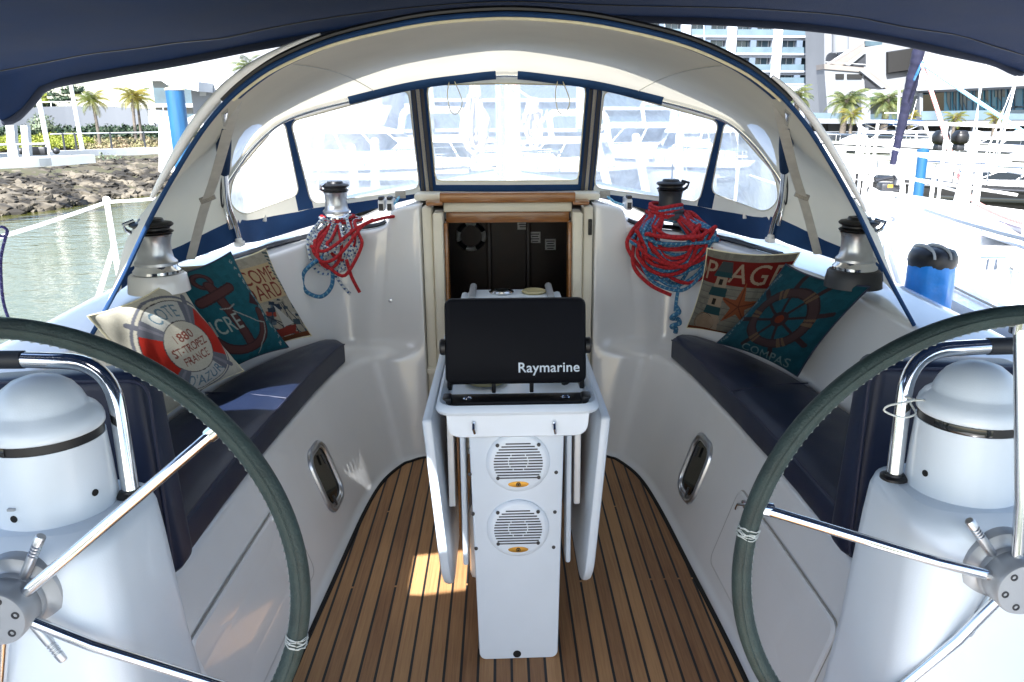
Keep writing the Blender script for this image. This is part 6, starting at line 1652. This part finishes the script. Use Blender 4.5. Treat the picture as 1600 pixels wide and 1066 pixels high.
for hh in (.35, .62): mm.tube(catmull([stn[-1] + V((0, 0, hh)), V((CX - .4, 7.1, .93 + hh)), V((CX, 7.65, .95 + hh)), V((CX + .4, 7.1, .93 + hh)), V((CX + .7, 6.6, .91 + hh))], 30), .014, 8)
for q in ((-.4, 7.1), (.4, 7.1), (0, 7.6)): mm.tube([(CX + q[0], q[1], .9), (CX + q[0] * .97, q[1], 1.55)], .014, 8)
mm.build('pulpit', 'white', ny)
mm = MB(); mm.box((CX - .1, 5.0, .92), (.42, .4, .05), .02); mm.build('hatch', 'ribg', ny)
for x0, y0, x1, y1, d, r, nm in ((1478, 370, 1528, 205, 5.9, .034, 'boom_crutch'), (1504, 372, 1516, 258, 6.6, .028, 'davit_post'), (1520, 368, 1530, 262, 6.7, .03, 'davit_post'), (1448, 352, 1462, 262, 6.4, .016, 'pole'), (1405, 330, 1412, 268, 6.6, .014, 'pole')):
    a, b = P(x0, y0, y=d), P(x1, y1, y=d); mm = MB(); mm.tube([a - V((0, 0, .12)), b], r, 10); mm.build(nm, 'white', ny)
mm = MB(); a = [P(x, y, y=5.4) for x, y in ((1536, 350), (1560, 338), (1600, 332), (1680, 345))]; b_ = [P(x, y, y=4.6) for x, y in ((1536, 354), (1570, 366), (1610, 378), (1700, 392))]
mm.grid([a, b_]); mm.grid([[p + V((0, 0, -.05)) for p in b_], b_]); mm.build('side_dodger', 'ribg', ny, smooth=60)
for x, y in ((1415, 455), (1550, 420), (1560, 405)): pass
cl_ = P(1549, 415, y=3.5); mm = MB(); mm.tube([cl_ + V((-.06, 0, .035)), cl_ + V((.06, 0, .035))], .008, 6); mm.tube([cl_ + V((-.02, 0, -.02)), cl_ + V((-.02, 0, .035))], .008, 6); mm.tube([cl_ + V((.02, 0, -.02)), cl_ + V((.02, 0, .035))], .008, 6); mm.build('cleat', 'steel', ny)
# furled headsail on its stay with sheets
t = thing('furled_headsail', 'furled sail with navy sun strip, leaning above the neighbour bow', 'furled sail', P(1394, 262, d=7.2))
a, b = P(1393, 264, d=7.2), P(1452, 10, d=6.4); m = MB(); pts = []; rs_ = []
for i in range(120):
    f = i / 119; p = a.lerp(b, f); s = 1 + .03 * sin(f * 130) + .02 * sin(f * 47); pts.append(p + V((.002 * sin(f * 50), .002 * cos(f * 50), 0))); rs_.append((.024 + .026 * min(1, f * 2.0)) * s)
m.tube(pts, rs_, 14); m.build('rolled_sail', 'dnavy', t)
m = MB(); m.lathe([(.075, -.04), (.075, .02), (.03, .04)], a, 18); m.build('furling_drum', 'white', t)
cl_ = P(1440, 99, d=6.62)
m = MB(); m.tube([P(1432, 118, d=6.6), cl_, P(1428, 126, d=6.6)], .010, 6); m.ball(cl_, .02); m.build('clew_knot', 'bluep', t)
def sheet(px_pts, r, mt_, lab, nm='sheet'):
    m = MB(); m.tube(catmull([P(x, y, d=d) for x, y, d in px_pts], 50), r, 8); tag(m.build(nm, mt_), lab, 'rope')
sheet([(1440, 99, 6.62), (1464, 170, 6.5), (1496, 272, 6.3), (1520, 312, 5.9), (1560, 334, 5.3), (1612, 352, 4.8)], .017, 'rp', 'red sheet running down from the furled sail to the neighbour deck')
sheet([(1441, 100, 6.62), (1500, 140, 6.2), (1560, 180, 5.8), (1625, 224, 5.4)], .0145, 'rlb', 'light blue sheet running from the furled sail to the right picture edge')
sheet([(1440, 97, 6.62), (1450, 85, 6.6), (1466, 68, 6.5)], .013, 'rc', 'short pale line above the clew of the furled sail')
for k, (x0, y0, x1, y1, d, lab) in enumerate(((1537, 250, 1592, 112, 6.8, 'first thin stay at the right, rising to the bimini corner'), (1546, 262, 1591, 116, 6.6, 'second thin stay at the right, just right of the first'), (1556, 262, 1590, 118, 6.5, 'third thin stay at the right, steepest of the three'), (1512, 255, 1542, 90, 9.5, 'distant pair stay leaning right, over the blue glass'), (1522, 258, 1534, 92, 9.6, 'distant upright stay over the blue glass'))):
    m = MB(); e = P(x1, y1, d=d) - P(x0, y0, d=d); m.tube([P(x0, y0, d=d), P(x1, y1, d=d) + e * 1.2],   .0055 if k < 3 else .009, 6); tag(m.build('stay', 'white' if k < 3 else 'steel'), lab, 'rigging', 'stays of the boats at the right')
for x0, y0, x1, y1, d, lab in ((1360, 262, 1500, 300, 8.0, 'upper white line sloping across the neighbour rail'), (1395, 275, 1590, 305, 7.4, 'lower white line sloping across the neighbour rail')):
    m = MB(); m.tube([P(x0, y0, d=d), P(x1, y1, d=d - .5)], .014, 6); tag(m.build('deck_line', 'white'), lab, 'rope', 'white lines over the neighbour deck')
sheet([(1463, 318, 6.6), (1462, 350, 6.4), (1464, 372, 6.2), (1474, 382, 6.0), (1480, 376, 6.0)], .008, 'zipg', 'thin dark line end hanging onto the neighbour deck', 'line_end')
sheet([(1600, 350, 4.2), (1594, 400, 4.0), (1584, 435, 3.9), (1580, 462, 3.8)], .008, 'zipg', 'thin dark line at the right picture edge above the wheel', 'line_end')
for px, lab in ((1470, 'left one of the two black outboard engines under the terrace'), (1500, 'right one of the two black outboard engines under the terrace')):
    c = P(px, 216, y=27); t = thing('outboard_engine', lab, 'outboard', c, 'black outboard engines'); m = MB(); m.box(c, (.46, .56, .44), .17, seg=5); m.box(c + V((0, -.02, .16)), (.34, .42, .18), .08, seg=3); m.build('cowling', 'black', t); m = MB(); m.box(c + V((0, .02, -.30)), (.30, .36, .22), .06); m.build('leg', 'dkm', t)
c = P(1436, 285, d=15); zt = P(1436, 238, d=15).z; c.z = WZ
t = thing('mooring_pile', 'slim blue pile with pale cap among the boats at the right', 'mooring pile', c); m = MB(); m.tube([c - V((0, 0, .6)), (c.x, c.y, zt)], .10, 18); m.build('pile', 'bluep', t); m = MB(); m.lathe([(.115, 0), (.115, .05), (.01, .08)], (c.x, c.y, zt), 18); m.build('cap', 'bluep', t)
# anchor gear on the neighbour bow
c = P(1388, 292, d=6.8); t = thing('anchor_gear', 'dark windlass with a small yellow tag on the neighbour bow', 'anchor gear', c)
m = MB(); m.box(c, (.17, .12, .07), .02); m.tube([c + V((-.12, 0, .05)), c + V((.14, .05, .09))], .014, 8); m.lathe([(.045, 0), (.03, .04), (.045, .08)], c + V((.05, -.05, .02)), 14); m.build('windlass', 'dkm', t)
m = MB(); m.box(P(1391, 291, d=6.6), (.045, .012, .028), .004); m.build('yellow_tag', 'gold', t)
# upright grabs on the neighbour side deck
for px, lab in ((1380, 'white life ring holder at the neighbour rail beside the blue bundle'),):
    c = P(px, 300, y=5.6); m = MB(); m.tube([c + V((.14 * cos(q), 0, .16 * sin(q))) for q in np.linspace(0, pi * 2, 24)[:-1]], .018, 8, closed=True); m.tube([c - V((0, 0, .16)), c - V((0, 0, .6))], .015, 8); tag(m.build('horseshoe_holder', 'white'), lab, 'life ring holder')

# ================================================================ light
w = bpy.data.worlds.new('World'); S.world = w; w.use_nodes = True
nt = w.node_tree; bg = nt.nodes['Background']; sky = nt.nodes.new('ShaderNodeTexSky'); sky.sky_type = 'NISHITA'; sky.sun_disc = False
D = -SUNT.normalized()
sky.sun_elevation = math.asin(D.z); sky.sun_rotation = atan2(D.x, D.y); sky.dust_density = 1.5; sky.air_density = 1.0
nt.links.new(sky.outputs[0], bg.inputs[0]); bg.inputs[1].default_value = 0.10
sl = bpy.data.lights.new('sun', 'SUN'); sl.energy = 5.0; sl.angle = radians(.5); sl.color = (1, .98, .95)
so = bpy.data.objects.new('sun', sl); COL.objects.link(so); so.rotation_euler = SUNT.to_track_quat('-Z', 'Y').to_euler(); so.location = (-4, -8, 10)
S.view_settings.view_transform = 'Standard'; S.view_settings.look = 'None'; S.view_settings.gamma = 1; S.view_settings.exposure = 2.2
S.cycles.max_bounces = 10; S.cycles.diffuse_bounces = 6; S.cycles.transparent_max_bounces = 24; S.cycles.sample_clamp_indirect = 6
try: S.cycles.use_denoising = True
except Exception: pass
